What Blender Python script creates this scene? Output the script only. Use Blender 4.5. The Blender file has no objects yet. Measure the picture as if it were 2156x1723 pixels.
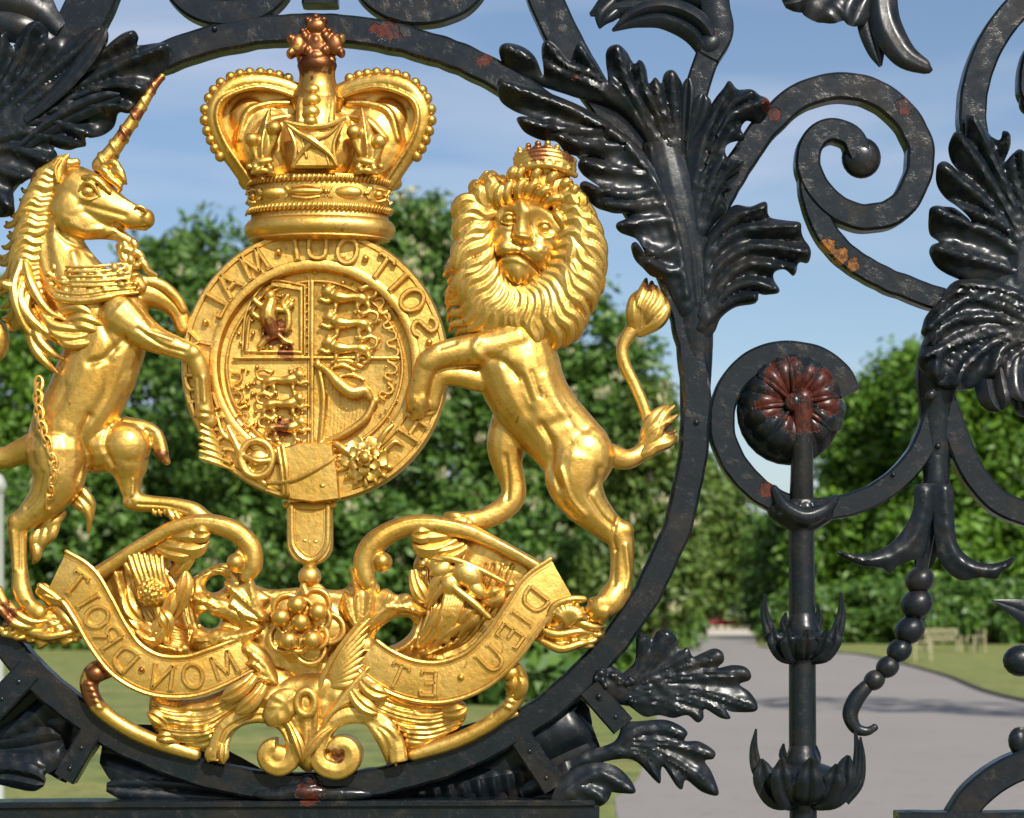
import bpy, bmesh, math, random
import numpy as np
from mathutils import Vector, Matrix, noise as mnoise
random.seed(7); RNG = np.random.default_rng(7)
SC = bpy.context.scene
COL = SC.collection
# ------------------------------------------------------------ camera, sky, sun
EYE = 1.6; DIST = 4.0
cd = bpy.data.cameras.new('camera'); cam = bpy.data.objects.new('camera', cd); COL.objects.link(cam)
cam.location = (0, -DIST, EYE); cam.rotation_euler = (math.pi/2, 0, 0)
cd.sensor_width = 36; cd.lens = 36*DIST/2.156
cd.shift_y = (1290-861.5)/2156
cd.clip_start = 0.05; cd.clip_end = 3000
cd.dof.use_dof = True; cd.dof.focus_distance = DIST-0.04; cd.dof.aperture_fstop = 5.6
SC.camera = cam
SUN_EL, SUN_AZ = math.radians(39), math.radians(21)   # azimuth: to the right of the viewer's back
sdir = Vector((math.sin(SUN_AZ)*math.cos(SUN_EL), -math.cos(SUN_AZ)*math.cos(SUN_EL), math.sin(SUN_EL)))
sl = bpy.data.lights.new('sun', 'SUN'); so = bpy.data.objects.new('sun', sl); COL.objects.link(so)
sl.energy = 5.0; sl.angle = math.radians(0.6); sl.color = (1.0, 0.95, 0.86)
so.rotation_euler = sdir.to_track_quat('Z', 'Y').to_euler()
W = bpy.data.worlds.new('World'); SC.world = W; W.use_nodes = True
wn, wl = W.node_tree.nodes, W.node_tree.links
for n in list(wn): wn.remove(n)
wo = wn.new('ShaderNodeOutputWorld'); bg = wn.new('ShaderNodeBackground'); sky = wn.new('ShaderNodeTexSky')
sky.sky_type = 'NISHITA'; sky.sun_disc = False; sky.sun_elevation = SUN_EL
sky.sun_rotation = math.atan2(sdir.x, sdir.y)
sky.air_density = 1.0; sky.dust_density = 1.2; sky.ozone_density = 2.0; sky.altitude = 30
tc = wn.new('ShaderNodeTexCoord'); mp = wn.new('ShaderNodeMapping'); mp.inputs['Scale'].default_value = (2.2, 2.2, 12)
mp.inputs['Rotation'].default_value = (0, 0.12, 0)
nz = wn.new('ShaderNodeTexNoise'); nz.inputs['Scale'].default_value = 1.7; nz.inputs['Detail'].default_value = 5
nz.inputs['Distortion'].default_value = 0.3
cr = wn.new('ShaderNodeValToRGB'); cr.color_ramp.elements[0].position = 0.42; cr.color_ramp.elements[1].position = 0.78
cr.color_ramp.elements[0].color = (0, 0, 0, 1); cr.color_ramp.elements[1].color = (.62, .62, .62, 1)
mx = wn.new('ShaderNodeMixRGB'); mx.inputs[2].default_value = (6.0, 6.3, 7.4, 1)
wl.new(tc.outputs['Generated'], mp.inputs[0]); wl.new(mp.outputs[0], nz.inputs['Vector']); wl.new(nz.outputs['Fac'], cr.inputs[0])
wl.new(cr.outputs[0], mx.inputs[0]); wl.new(sky.outputs[0], mx.inputs[1]); wl.new(mx.outputs[0], bg.inputs[0])
bg.inputs[1].default_value = 0.092
wl.new(bg.outputs[0], wo.inputs[0])
SC.view_settings.view_transform = 'Standard'; SC.view_settings.look = 'None'
SC.view_settings.exposure = 0.38; SC.view_settings.gamma = 1
SC.render.engine = 'CYCLES'
SC.cycles.max_bounces = 8; SC.cycles.glossy_bounces = 5; SC.cycles.use_denoising = True
SC.cycles.transparent_max_bounces = 6

# ------------------------------------------------------------ object helpers
def tag(o, label=None, cat=None, group=None, kind=None):
    if label: o['label'] = label
    if cat: o['category'] = cat
    if group: o['group'] = group
    if kind: o['kind'] = kind
    return o
def empty(name, loc=(0, 0, 0), parent=None):
    o = bpy.data.objects.new(name, None); COL.objects.link(o); o.location = loc
    o.empty_display_size = 0.1
    if parent: o.parent = parent
    return o

class MB:
    """collects closed shapes in plate coordinates: x right, y down, d towards the viewer, all in millimetres"""
    def __init__(s, dref=20): s.v = []; s.f = []; s.n = 0; s.dref = dref
    def add(s, V, F):
        V = np.asarray(V, float); s.v.append(V)
        s.f.extend([tuple(i+s.n for i in f) for f in F]); s.n += len(V)
    def build(s, name, mat, parent=None, voxel=None, smooth=0, shade=True, decimate=None, xf=None, carve=None):
        V = np.concatenate(s.v)
        k = 1-s.dref/(DIST*1000)
        if xf is None:
            Wd = np.stack([(V[:, 0]-1078)*k/1000, -V[:, 2]/1000, EYE+(1290-V[:, 1])*k/1000], 1)
        else: Wd = xf(V)
        me = bpy.data.meshes.new(name); me.from_pydata([tuple(p) for p in Wd], [], s.f); me.validate()
        bm = bmesh.new(); bm.from_mesh(me); bmesh.ops.recalc_face_normals(bm, faces=bm.faces); bm.to_mesh(me); bm.free()
        o = bpy.data.objects.new(name, me); COL.objects.link(o)
        if voxel:
            m = o.modifiers.new('r', 'REMESH'); m.mode = 'VOXEL'; m.voxel_size = voxel/1000
            if smooth:
                q = o.modifiers.new('s', 'SMOOTH'); q.iterations = smooth; q.factor = 0.5
            dg = bpy.context.evaluated_depsgraph_get()
            nm = bpy.data.meshes.new_from_object(o.evaluated_get(dg)); o.modifiers.clear()
            o.data = nm; nm.name = name; bpy.data.meshes.remove(me); me = nm
        if carve:
            n = len(me.vertices); co = np.empty(n*3); me.vertices.foreach_get('co', co); co = co.reshape(-1, 3)
            nn = np.array([v.normal[:] for v in me.vertices]); XY = np.stack([co[:, 0]*1000/k+1078, 1290-(co[:, 2]-EYE)*1000/k], 1)
            fr = np.clip(-nn[:, 1]*1.6, 0, 1); off = np.zeros(n)
            for pts, w, dep in carve:
                L = [pts[0], (pts[0][0]+.1, pts[0][1])] if len(pts) == 1 else cr_path([(x, y, 0) for x, y in pts], 5)[:, :2]
                lo = np.min(L, 0)-w*3; hi = np.max(L, 0)+w*3; m_ = ((XY > lo) & (XY < hi)).all(1) & (fr > 0)
                if m_.any(): d_, _ = seg_dist(XY[m_], [L]); off[m_] += dep*np.exp(-(d_[0]/w)**2)
            co += nn*(off*fr/1000)[:, None]; me.vertices.foreach_set('co', co.ravel())
        me.materials.clear(); me.materials.append(mat)
        me.polygons.foreach_set('use_smooth', [bool(shade)]*len(me.polygons))
        if shade and not voxel:
            try: me.set_sharp_from_angle(angle=math.radians(42))
            except Exception: pass
        if parent: o.parent = parent
        me.update(); return o
    # -------- shapes
    def tube(s, pts, flat=1.0, seg=10, step=7, tipc=True):
        P = cr_path(pts, step)
        T = np.gradient(P[:, :3], axis=0); T /= np.maximum(np.linalg.norm(T, axis=1, keepdims=True), 1e-9)
        D = np.array([0, 0, 1.0]); rings = []
        ps = None
        for i in range(len(P)):
            S = np.cross(T[i], D); L = np.linalg.norm(S)
            S = S/L if L > 0.25 else (ps if ps is not None else np.array([1., 0, 0]))
            S = S-T[i]*S.dot(T[i]); S /= np.linalg.norm(S)
            if ps is not None and S.dot(ps) < 0: S = -S
            ps = S
            B = np.cross(S, T[i]); a = np.linspace(0, 2*math.pi, seg, endpoint=False)
            rings.append(P[i, :3]+np.outer(np.cos(a), S)*P[i, 3]+np.outer(np.sin(a), B)*P[i, 3]*flat)
        V = []; F = []
        # rounded ends
        def cap(i, sg):
            c, r, t = P[i, :3], P[i, 3], T[i]
            ring = rings[i]; out = []
            for k in (0.5, 0.85):
                out.append(c+(ring-c)*math.sqrt(max(1-k*k, 0))+t*sg*r*k*min(flat, 1))
            return out, c+t*sg*r*min(flat, 1)
        c0, p0 = cap(0, -1); c1, p1 = cap(len(P)-1, 1)
        allr = c0[::-1]+rings+c1
        V = np.concatenate(allr); n = len(allr)
        for i in range(n-1):
            for j in range(seg):
                k = (j+1) % seg
                F.append((i*seg+j, i*seg+k, (i+1)*seg+k, (i+1)*seg+j))
        V = np.vstack([V, p0, p1])
        for j in range(seg):
            k = (j+1) % seg
            F.append((n*seg, k, j)); F.append((n*seg+1, (n-1)*seg+j, (n-1)*seg+k))
        s.add(V, F)
    def ell(s, x, y, d, rx, ry, rd, rot=0, nu=16, nv=10):
        a = np.linspace(0, 2*math.pi, nu, endpoint=False); b = np.linspace(0, math.pi, nv+1)[1:-1]
        V = [(math.sin(q)*math.cos(p), math.sin(q)*math.sin(p), math.cos(q)) for q in b for p in a]
        V = np.array(V+[(0, 0, 1), (0, 0, -1)])*[rx, ry, rd]
        c, t = math.cos(math.radians(rot)), math.sin(math.radians(rot))
        V = np.stack([V[:, 0]*c-V[:, 1]*t, V[:, 0]*t+V[:, 1]*c, V[:, 2]], 1)+[x, y, d]
        F = []; m = nv-1
        for i in range(m-1):
            for j in range(nu):
                k = (j+1) % nu; F.append((i*nu+j, i*nu+k, (i+1)*nu+k, (i+1)*nu+j))
        for j in range(nu):
            k = (j+1) % nu; F.append((m*nu, k, j)); F.append((m*nu+1, (m-1)*nu+j, (m-1)*nu+k))
        s.add(V, F)
    def ball(s, x, y, d, r, n=12): s.ell(x, y, d, r, r, r, 0, n, max(6, n*2//3))
    def sweep(s, path, prof, closed=False, scale=None):
        """prof: closed polygon of (side, depth); path Nx3; frame = side in plane, depth axis"""
        P = np.asarray(path, float); n = len(P); m = len(prof)
        if closed: T = np.roll(P, -1, 0)-np.roll(P, 1, 0)
        else: T = np.gradient(P, axis=0)
        T[:, 2] *= 1; T /= np.linalg.norm(T, axis=1, keepdims=True)
        S = np.stack([-T[:, 1], T[:, 0], 0*T[:, 0]], 1); S /= np.maximum(np.linalg.norm(S, axis=1, keepdims=True), 1e-9)
        V = []
        for i in range(n):
            k = 1 if scale is None else scale[i]
            for a, b in prof: V.append(P[i]+S[i]*a*k+np.array([0, 0, b]))
        F = []
        for i in range(n if closed else n-1):
            i2 = (i+1) % n
            for j in range(m):
                k = (j+1) % m; F.append((i*m+j, i*m+k, i2*m+k, i2*m+j))
        if not closed:
            F.append(tuple(range(m))); F.append(tuple((n-1)*m+j for j in range(m)))
        s.add(V, F)
    def bar(s, pts, w, d0, d1, bev=4, step=9, closed=False, wob=0.8, scale=None):
        P = cr_path(pts, step, closed)
        if wob:
            for i in range(len(P)):
                q = mnoise.noise_vector(Vector((P[i, 0]*.03, P[i, 1]*.03, 1.3)))
                P[i, 0] += q.x*wob*2; P[i, 1] += q.y*wob*2
        h = w/2; b = bev
        prof = [(-h, d0+b), (-h+b, d0), (h-b, d0), (h, d0+b), (h, d1-b), (h-b, d1), (-h+b, d1), (-h, d1-b)]
        sc = None
        if P.shape[1] > 3: sc = P[:, 3]
        s.sweep(P[:, :3], prof, closed, sc)
    def leaf(s, pts, t=7, cup=0.35, groove=0.18, m=9, step=9, lean=0.0, ruffle=0.0):
        """tapering blade along pts (x,y,d,halfwidth): creased front, solid back"""
        P = cr_path(pts, step); n = len(P)
        T = np.gradient(P[:, :3], axis=0); T /= np.maximum(np.linalg.norm(T, axis=1, keepdims=True), 1e-9)
        S = np.stack([-T[:, 1], T[:, 0], 0*T[:, 0]], 1); S /= np.maximum(np.linalg.norm(S, axis=1, keepdims=True), 1e-6)
        ss = np.linspace(-1, 1, m); V = []
        ph = random.random()*6
        for i in range(n):
            w = max(P[i, 3], 0.8)
            for a in ss:
                z = cup*w*(1-a*a)-groove*w*math.exp(-(a/0.22)**2)+lean*w*a
                z += ruffle*w*math.sin(i*1.3+ph)*abs(a)
                V.append(P[i, :3]+S[i]*a*w+np.array([0, 0, z]))
            for a in ss:
                z = cup*w*(1-a*a)*0.5-t*(1-0.6*a*a)+lean*w*a+ruffle*w*math.sin(i*1.3+ph)*abs(a)
                V.append(P[i, :3]+S[i]*a*w*0.94+np.array([0, 0, z]))
        F = []; M = 2*m
        for i in range(n-1):
            for j in range(m-1):
                F.append((i*M+j, i*M+j+1, (i+1)*M+j+1, (i+1)*M+j))
                F.append((i*M+m+j, (i+1)*M+m+j, (i+1)*M+m+j+1, i*M+m+j+1))
            F.append((i*M, (i+1)*M, (i+1)*M+m, i*M+m))
            F.append((i*M+m-1, i*M+M-1, (i+1)*M+M-1, (i+1)*M+m-1))
        for e in (0, n-1):
            F.append(tuple([e*M+j for j in range(m)]+[e*M+m+j for j in range(m-1, -1, -1)]))
        s.add(V, F)
    def prism(s, poly, d0, d1, bev=3):
        """solid plate with an outline, bevelled front"""
        A = np.asarray(poly, float); n = len(A)
        c = A.mean(0)
        def off(k):
            e0 = np.roll(A, 1, 0); e1 = np.roll(A, -1, 0); t = e1-e0; t /= np.linalg.norm(t, axis=1, keepdims=True)
            nn = np.stack([t[:, 1], -t[:, 0]], 1)
            sg = 1 if ((A+nn-c)**2).sum() < ((A-nn-c)**2).sum() else -1
            return A+nn*k*sg
        L = [(off(0), d0), (off(0), d1-bev), (off(bev), d1)]
        V = np.concatenate([np.column_stack([a, np.full(n, d)]) for a, d in L]); F = []
        for i in range(2):
            for j in range(n):
                k = (j+1) % n; F.append((i*n+j, i*n+k, (i+1)*n+k, (i+1)*n+j))
        F.append(tuple(range(n))); F.append(tuple(2*n+j for j in range(n)))
        s.add(V, F)

def seg_dist(X, lines):
    """distance from points X (n,2) to every polyline; returns (len(lines), n) and position along the line 0..1"""
    out = []; par = []
    for L in lines:
        L = np.asarray(L, float); best = np.full(len(X), 1e9); bt = np.zeros(len(X)); sl_ = np.linalg.norm(np.diff(L, axis=0), axis=1); tot = sl_.sum(); acc = 0
        for i in range(len(L)-1):
            a, b_ = L[i], L[i+1]; ab = b_-a; t = np.clip(((X-a)@ab)/max(ab@ab, 1e-9), 0, 1); d = np.linalg.norm(X-(a+t[:, None]*ab), axis=1)
            m_ = d < best; best[m_] = d[m_]; bt[m_] = ((acc+t*sl_[i])/tot)[m_]; acc += sl_[i]
        out.append(best); par.append(bt)
    return np.array(out), np.array(par)
def cast_plate(mb, outline, veins=(), d0=20, thick=14, ridge=9, rw=11, groove=3, gw=3, curl=20, rim=7, cell=6.5, tilt=(0, 0), holes=(), lump=1.5, sm=True, back=None):
    """cast sheet with a traced outline, ribs along the veins and a body of its own thickness"""
    from mathutils.geometry import delaunay_2d_cdt
    O = cr_path([(x, y, 0) for x, y in outline], 5, True)[:, :2] if sm else np.array(outline, float)
    H = [np.array([(x+rx*math.cos(a), y+ry*math.sin(a)) if not r else (x+rx*math.cos(a)*math.cos(r)-ry*math.sin(a)*math.sin(r), y+rx*math.cos(a)*math.sin(r)+ry*math.sin(a)*math.cos(r)) for a in np.linspace(0, 2*math.pi, 22, endpoint=False)]) for x, y, rx, ry, r in holes]
    def inside(P, Q_):
        c = np.zeros(len(P), bool); n = len(Q_); j = n-1
        for i in range(n):
            yi, yj = Q_[i, 1], Q_[j, 1]
            if yi != yj:
                m_ = ((yi > P[:, 1]) != (yj > P[:, 1])) & (P[:, 0] < (Q_[j, 0]-Q_[i, 0])*(P[:, 1]-yi)/(yj-yi)+Q_[i, 0]); c ^= m_
            j = i
        return c
    x0, y0 = O.min(0); x1, y1 = O.max(0); g = []
    for r_, y in enumerate(np.arange(y0, y1, cell*.87)):
        for x in np.arange(x0+(cell/2 if r_ % 2 else 0), x1, cell): g.append((x, y))
    g = np.array(g)+RNG.uniform(-.8, .8, (len(g), 2)); ok = inside(g, O)
    for h in H: ok &= ~inside(g, h)
    g = g[ok]; loops = [O]+H
    closed = [np.vstack([l, l[:1]]) for l in loops]
    dd, _ = seg_dist(g, closed); g = g[dd.min(0) > cell*.42]
    vs = [tuple(p) for l in loops for p in l]; es = []; k = 0
    for l in loops: es += [(k+i, k+(i+1) % len(l)) for i in range(len(l))]; k += len(l)
    res = delaunay_2d_cdt([Vector(v) for v in vs]+[Vector(v) for v in g], es, [], 0, 0.001)
    X = np.array([tuple(v) for v in res[0]]); T = [tuple(f) for f in res[2]]
    C = np.array([X[list(f)].mean(0) for f in T]); okf = inside(C, O)
    for h in H: okf &= ~inside(C, h)
    T = [f for f, o in zip(T, okf) if o]
    ed, _ = seg_dist(X, closed); ed = ed.min(0)
    e = 1-np.exp(-ed/rim)
    z = d0+thick*.5*e+tilt[0]*(X[:, 0]-X[:, 0].mean())+tilt[1]*(X[:, 1]-X[:, 1].mean())
    if len(veins):
        vd, vp = seg_dist(X, [cr_path([(x, y, 0) for x, y in v], 8)[:, :2] if len(v) > 2 else v for v in veins])
        i = vd.argmin(0); m_ = vd.min(0); par = vp[i, np.arange(len(X))]
        z += (ridge*np.exp(-(m_/rw)**2)-groove*np.exp(-(m_/gw)**2))*e+curl*par**2*np.exp(-(m_/(rw*2.2))**2)
    z += lump*np.array([mnoise.noise(Vector((x*.05, y*.05, d0))) for x, y in X])*2*e
    zb = z-thick*(.35+.65*e); n = len(X)
    F = list(T)+[tuple(n+q_ for q_ in f[::-1]) for f in T]; cnt = {}
    for f in T:
        for a in range(len(f)):
            u_, v_ = f[a], f[(a+1) % len(f)]; cnt[(u_, v_)] = cnt.get((u_, v_), 0)+1
    for (u_, v_) in cnt:
        if (v_, u_) not in cnt: F.append((v_, u_, n+u_, n+v_))
    mb.add(np.vstack([np.column_stack([X, z]), np.column_stack([X, zb])]), F)

def cr_path(pts, step=8, closed=False):
    P = np.array([tuple(p) for p in pts], float)
    if P.shape[1] == 2: P = np.column_stack([P, np.zeros(len(P))])
    if len(P) == 2 and not closed:
        n = max(2, int(np.linalg.norm(P[1, :3]-P[0, :3])/step)+1)
        return P[0]+(P[1]-P[0])*np.linspace(0, 1, n)[:, None]
    n = len(P); out = []
    rng = range(n) if closed else range(n-1)
    for i in rng:
        if closed: p0, p1, p2, p3 = P[(i-1) % n], P[i], P[(i+1) % n], P[(i+2) % n]
        else:
            p1, p2 = P[i], P[i+1]
            p0 = P[i-1] if i > 0 else 2*p1-p2
            p3 = P[i+2] if i+2 < n else 2*p2-p1
        L = np.linalg.norm((p2-p1)[:3]); k = max(2, int(L/step)+1)
        for t in np.linspace(0, 1, k, endpoint=False):
            out.append(0.5*((2*p1)+(-p0+p2)*t+(2*p0-5*p1+4*p2-p3)*t*t+(-p0+3*p1-3*p2+p3)*t**3))
    if not closed: out.append(P[-1])
    A = np.array(out)
    if A.shape[1] > 3: A[:, 3] = np.maximum(A[:, 3], 0.6 if P[:, 3].max() > 3 else 0.02)
    return A
def ellipse(cx, cy, rx, ry, n=120, a0=0, a1=360, d=0):
    full = abs(a1-a0) >= 360
    a = np.radians(np.linspace(a0, a1, n, endpoint=not full))
    return [(cx+rx*math.sin(t), cy-ry*math.cos(t), d) for t in a]

# ------------------------------------------------------------ materials
def newmat(name):
    m = bpy.data.materials.new(name); m.use_nodes = True
    nt = m.node_tree; b = nt.nodes['Principled BSDF']; return m, nt, nt.nodes, nt.links, b
def noise(nt, vec, scale, detail=4, rough=0.55, dist=0):
    n = nt.nodes.new('ShaderNodeTexNoise'); n.inputs['Scale'].default_value = scale
    n.inputs['Detail'].default_value = detail; n.inputs['Roughness'].default_value = rough; n.inputs['Distortion'].default_value = dist
    nt.links.new(vec, n.inputs['Vector']); return n.outputs['Fac']
def ramp(nt, fac, stops):
    r = nt.nodes.new('ShaderNodeValToRGB'); e = r.color_ramp.elements
    while len(e) < len(stops): e.new(0.5)
    for q, (p, c) in zip(e, stops):
        q.position = p; q.color = (c, c, c, 1) if isinstance(c, (int, float)) else (*c, 1)
    nt.links.new(fac, r.inputs[0]); return r.outputs[0]
def mix(nt, f, a, b):
    m = nt.nodes.new('ShaderNodeMixRGB')
    for i, q in enumerate((f, a, b)):
        if hasattr(q, 'is_output'): nt.links.new(q, m.inputs[i])
        elif isinstance(q, (int, float)): m.inputs[i].default_value = q if i == 0 else (q, q, q, 1)
        else: m.inputs[i].default_value = (*q, 1)
    return m.outputs[0]
def mathn(nt, op, a, b=0.0):
    m = nt.nodes.new('ShaderNodeMath'); m.operation = op
    for i, q in enumerate((a, b)):
        if hasattr(q, 'is_output'): nt.links.new(q, m.inputs[i])
        else: m.inputs[i].default_value = q
    return m.outputs[0]
def pos(nt):
    g = nt.nodes.new('ShaderNodeNewGeometry'); return g.outputs['Position']
def bump(nt, h, strength, dist, prev=None):
    b = nt.nodes.new('ShaderNodeBump'); b.inputs['Strength'].default_value = strength; b.inputs['Distance'].default_value = dist
    nt.links.new(h, b.inputs['Height'])
    if prev is not None: nt.links.new(prev, b.inputs['Normal'])
    return b.outputs[0]
def spots(nt, P, lst, wob=0.35):
    """stains: soft-edged patches around given points of the ironwork (x, y, radius in mm)"""
    nn = noise(nt, P, 55, 5, 0.6); tot = None
    for x, y, r in lst:
        v = nt.nodes.new('ShaderNodeVectorMath'); v.operation = 'MULTIPLY'; nt.links.new(P, v.inputs[0]); v.inputs[1].default_value = (1, 0, 1)
        dn = nt.nodes.new('ShaderNodeVectorMath'); dn.operation = 'DISTANCE'
        nt.links.new(v.outputs[0], dn.inputs[0]); dn.inputs[1].default_value = ((x-1078)*.99/1000, 0, EYE+(1290-y)*.99/1000)
        q = mathn(nt, 'SUBTRACT', 1.0, mathn(nt, 'DIVIDE', dn.outputs['Value'], r/1000))
        tot = q if tot is None else mathn(nt, 'MAXIMUM', tot, q)
    s = mathn(nt, 'ADD', tot, mathn(nt, 'MULTIPLY', mathn(nt, 'SUBTRACT', nn, 0.5), 1.6))
    return ramp(nt, s, [(0.28, 0), (0.42, 1)])
def make_gold(name='gilding', stains=True):
    m, nt, N, L, b = newmat(name); P = pos(nt)
    n1 = noise(nt, P, 9, 5, 0.6); n2 = noise(nt, P, 60, 4, 0.6); n3 = noise(nt, P, 260, 2, 0.6)
    c = mix(nt, ramp(nt, n1, [(0.35, 0), (0.7, 1)]), (0.58, 0.33, 0.062), (0.75, 0.48, 0.13))
    c = mix(nt, ramp(nt, n2, [(0.56, 0), (0.74, 0.65)]), c, (0.30, 0.12, 0.02))
    if stains:
        sp = spots(nt, P, [(665, 75, 85), (665, 120, 66), (640, 130, 40), (700, 110, 50), (1130, 325, 40), (1195, 340, 25), (330, 180, 36), (290, 240, 20), (262, 285, 22), (575, 700, 42), (600, 740, 25),
                           (205, 1430, 45), (195, 1460, 45), (330, 965, 30), (15, 1290, 35), (305, 1408, 8), (590, 900, 30), (715, 1590, 22), (1410, 900, 18), (60, 370, 30), (1370, 600, 24)])
        c = mix(nt, mathn(nt, 'MULTIPLY', sp, 0.85), c, (0.20, 0.05, 0.03))
    n4 = noise(nt, P, 24, 6, 0.7, 1.5)
    c = mix(nt, ramp(nt, n4, [(0.60, 0), (0.70, 0.75)]), c, (0.16, 0.07, 0.02))
    L.new(c, b.inputs['Base Color']); b.inputs['Metallic'].default_value = 0.93
    L.new(ramp(nt, n2, [(0.3, 0.33), (0.75, 0.5)]), b.inputs['Roughness'])
    h = bump(nt, n2, 0.5, 0.0022); h = bump(nt, n3, 0.45, 0.0007, h)
    L.new(h, b.inputs['Normal']); return m
def make_iron(name, stains=(), tint=(0.0035, 0.0055, 0.0075), lump=1.0, rustcol=(0.085, 0.018, 0.010), wear=0.5):
    m, nt, N, L, b = newmat(name); P = pos(nt)
    n0 = noise(nt, P, 5, 4, 0.6); n1 = noise(nt, P, 32, 5, 0.65); n2 = noise(nt, P, 130, 4, 0.6); n3 = noise(nt, P, 300, 3, .6)
    c = mix(nt, n0, tint, tuple(t*2.0 for t in tint)); c = mix(nt, ramp(nt, noise(nt, P, 7, 6, .7, 1), [(0.5, 0), (0.62, .4)]), c, (0.026, 0.019, 0.013))
    c = mix(nt, ramp(nt, n1, [(0.58, 0), (0.72, wear)]), c, (0.045, 0.036, 0.026))
    c = mix(nt, ramp(nt, n3, [(0.66, 0), (0.74, wear*.7)]), c, (0.16, 0.17, 0.17))
    if stains:
        sp = spots(nt, P, stains); rr = mix(nt, ramp(nt, noise(nt, P, 90, 5, .7), [(.35, 0), (.65, 1)]), tuple(x*.35 for x in rustcol), tuple(x*1.15 for x in rustcol)); rr = mix(nt, ramp(nt, noise(nt, P, 34, 4, .7), [(.5, 0), (.6, .8)]), rr, (0.012, 0.010, 0.009)); c = mix(nt, sp, c, rr)
    L.new(c, b.inputs['Base Color'])
    L.new(ramp(nt, n1, [(0.3, 0.17 if lump >= 1 else 0.22), (0.7, 0.36 if lump >= 1 else 0.44)]), b.inputs['Roughness'])
    b.inputs['Specular IOR Level'].default_value = 0.30
    h = bump(nt, noise(nt, P, 12, 3, .5), 0.25, 0.008); h = bump(nt, ramp(nt, n1, [(.55, 0), (.72, 1)]), 0.22*lump, 0.003, h); h = bump(nt, n2, 0.13*lump, 0.0014, h)
    if stains: h = bump(nt, mathn(nt, 'SUBTRACT', 1.0, sp), 0.9, 0.002, h)
    L.new(h, b.inputs['Normal']); return m
GOLD = make_gold()
IRON = make_iron('black_painted_iron', [(820, 60, 38), (790, 55, 20), (1020, 120, 22), (1505, 75, 18), (1630, 235, 22), (650, 1670, 40), (1620, 1030, 26), (1470, 90, 10), (1910, 220, 26)])
IRON2 = make_iron('black_cast_iron', [(1615, 222, 18), (1210, 160, 12)], lump=.62)
RUST = make_iron('rusty_red_iron', [(1655, 800, 70), (1710, 815, 60), (1620, 850, 44), (1745, 850, 40), (1688, 880, 56), (1740, 790, 30)], rustcol=(0.075, 0.017, 0.010), lump=.8)
ORANGE = make_iron('iron_with_bare_patch', [(1745, 515, 26), (1775, 535, 26), (1800, 555, 22)], rustcol=(0.26, 0.10, 0.015))
# ------------------------------------------------------------ ground, path, lawns
def wp(x, y, D):      # a point seen at picture place (x, y), D metres from the eye along the view
    return ((x-1078)/1000*D/4, D-DIST, EYE+(1290-y)/1000*D/4)
def gp(x, y):         # a ground point seen at picture place (x, y)
    D = EYE*4000/(y-1290); return ((x-1078)/1000*D/4, D-DIST)
def sheet(name, poly, z, mat):
    me = bpy.data.meshes.new(name); me.from_pydata([(x, y, z) for x, y in poly], [], [tuple(range(len(poly)))])
    bm = bmesh.new(); bm.from_mesh(me); bmesh.ops.recalc_face_normals(bm, faces=bm.faces)
    if bm.faces[0].normal.z < 0: bmesh.ops.reverse_faces(bm, faces=bm.faces)
    bmesh.ops.triangulate(bm, faces=bm.faces); bm.to_mesh(me); bm.free()
    me.materials.append(mat); o = bpy.data.objects.new(name, me); COL.objects.link(o); return o
def grass_mat(name, a, b_):
    m, nt, N, L, b = newmat(name); P = pos(nt)
    n1 = noise(nt, P, 0.5, 5, .6); n2 = noise(nt, P, 14, 5, .7)
    c = mix(nt, n2, a, b_); c = mix(nt, ramp(nt, n1, [(0.45, 0), (0.7, .6)]), c, (0.33, 0.27, 0.08))
    c = mix(nt, ramp(nt, noise(nt, P, 1.6, 6, .75), [(0.48, 0), (0.6, .7)]), c, tuple(x*.55 for x in a)); L.new(c, b.inputs['Base Color']); b.inputs['Roughness'].default_value = 0.85
    L.new(bump(nt, n2, 0.9, 0.05), b.inputs['Normal']); return m
LAWN = grass_mat('lawn_grass', (0.105, 0.145, 0.03), (0.22, 0.245, 0.055))
m, nt, N, L, b = newmat('asphalt_path'); P = pos(nt)
n1 = noise(nt, P, 0.35, 5, .6); n2 = noise(nt, P, 60, 3, .7)
n3 = noise(nt, P, 2.2, 6, .75); c = mix(nt, n1, (0.22, 0.20, 0.185), (0.31, 0.285, 0.262)); c = mix(nt, ramp(nt, n3, [(0.55, 0), (0.63, .35)]), c, (0.15, 0.13, 0.12)); c = mix(nt, ramp(nt, n2, [(0.3, .6), (0.7, 0)]), c, (0.12, 0.11, 0.105))
L.new(c, b.inputs['Base Color']); b.inputs['Roughness'].default_value = 0.8; L.new(bump(nt, n2, .5, .01), b.inputs['Normal'])
ASPH = m
m, nt, N, L, b = newmat('pale_gravel'); P = pos(nt)
c = mix(nt, noise(nt, P, 3, 4), (0.42, 0.36, 0.29), (0.5, 0.44, 0.36)); L.new(c, b.inputs['Base Color']); b.inputs['Roughness'].default_value = .9
GRAVEL = m
tag(sheet('ground', [(-900, -60), (900, -60), (900, 1500), (-900, 1500)], 0, LAWN), kind='structure')
def curve2(pts, n=10):
    return [(p[0], p[1]) for p in cr_path([(a, b, 0) for a, b in pts], 1.5)]
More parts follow.
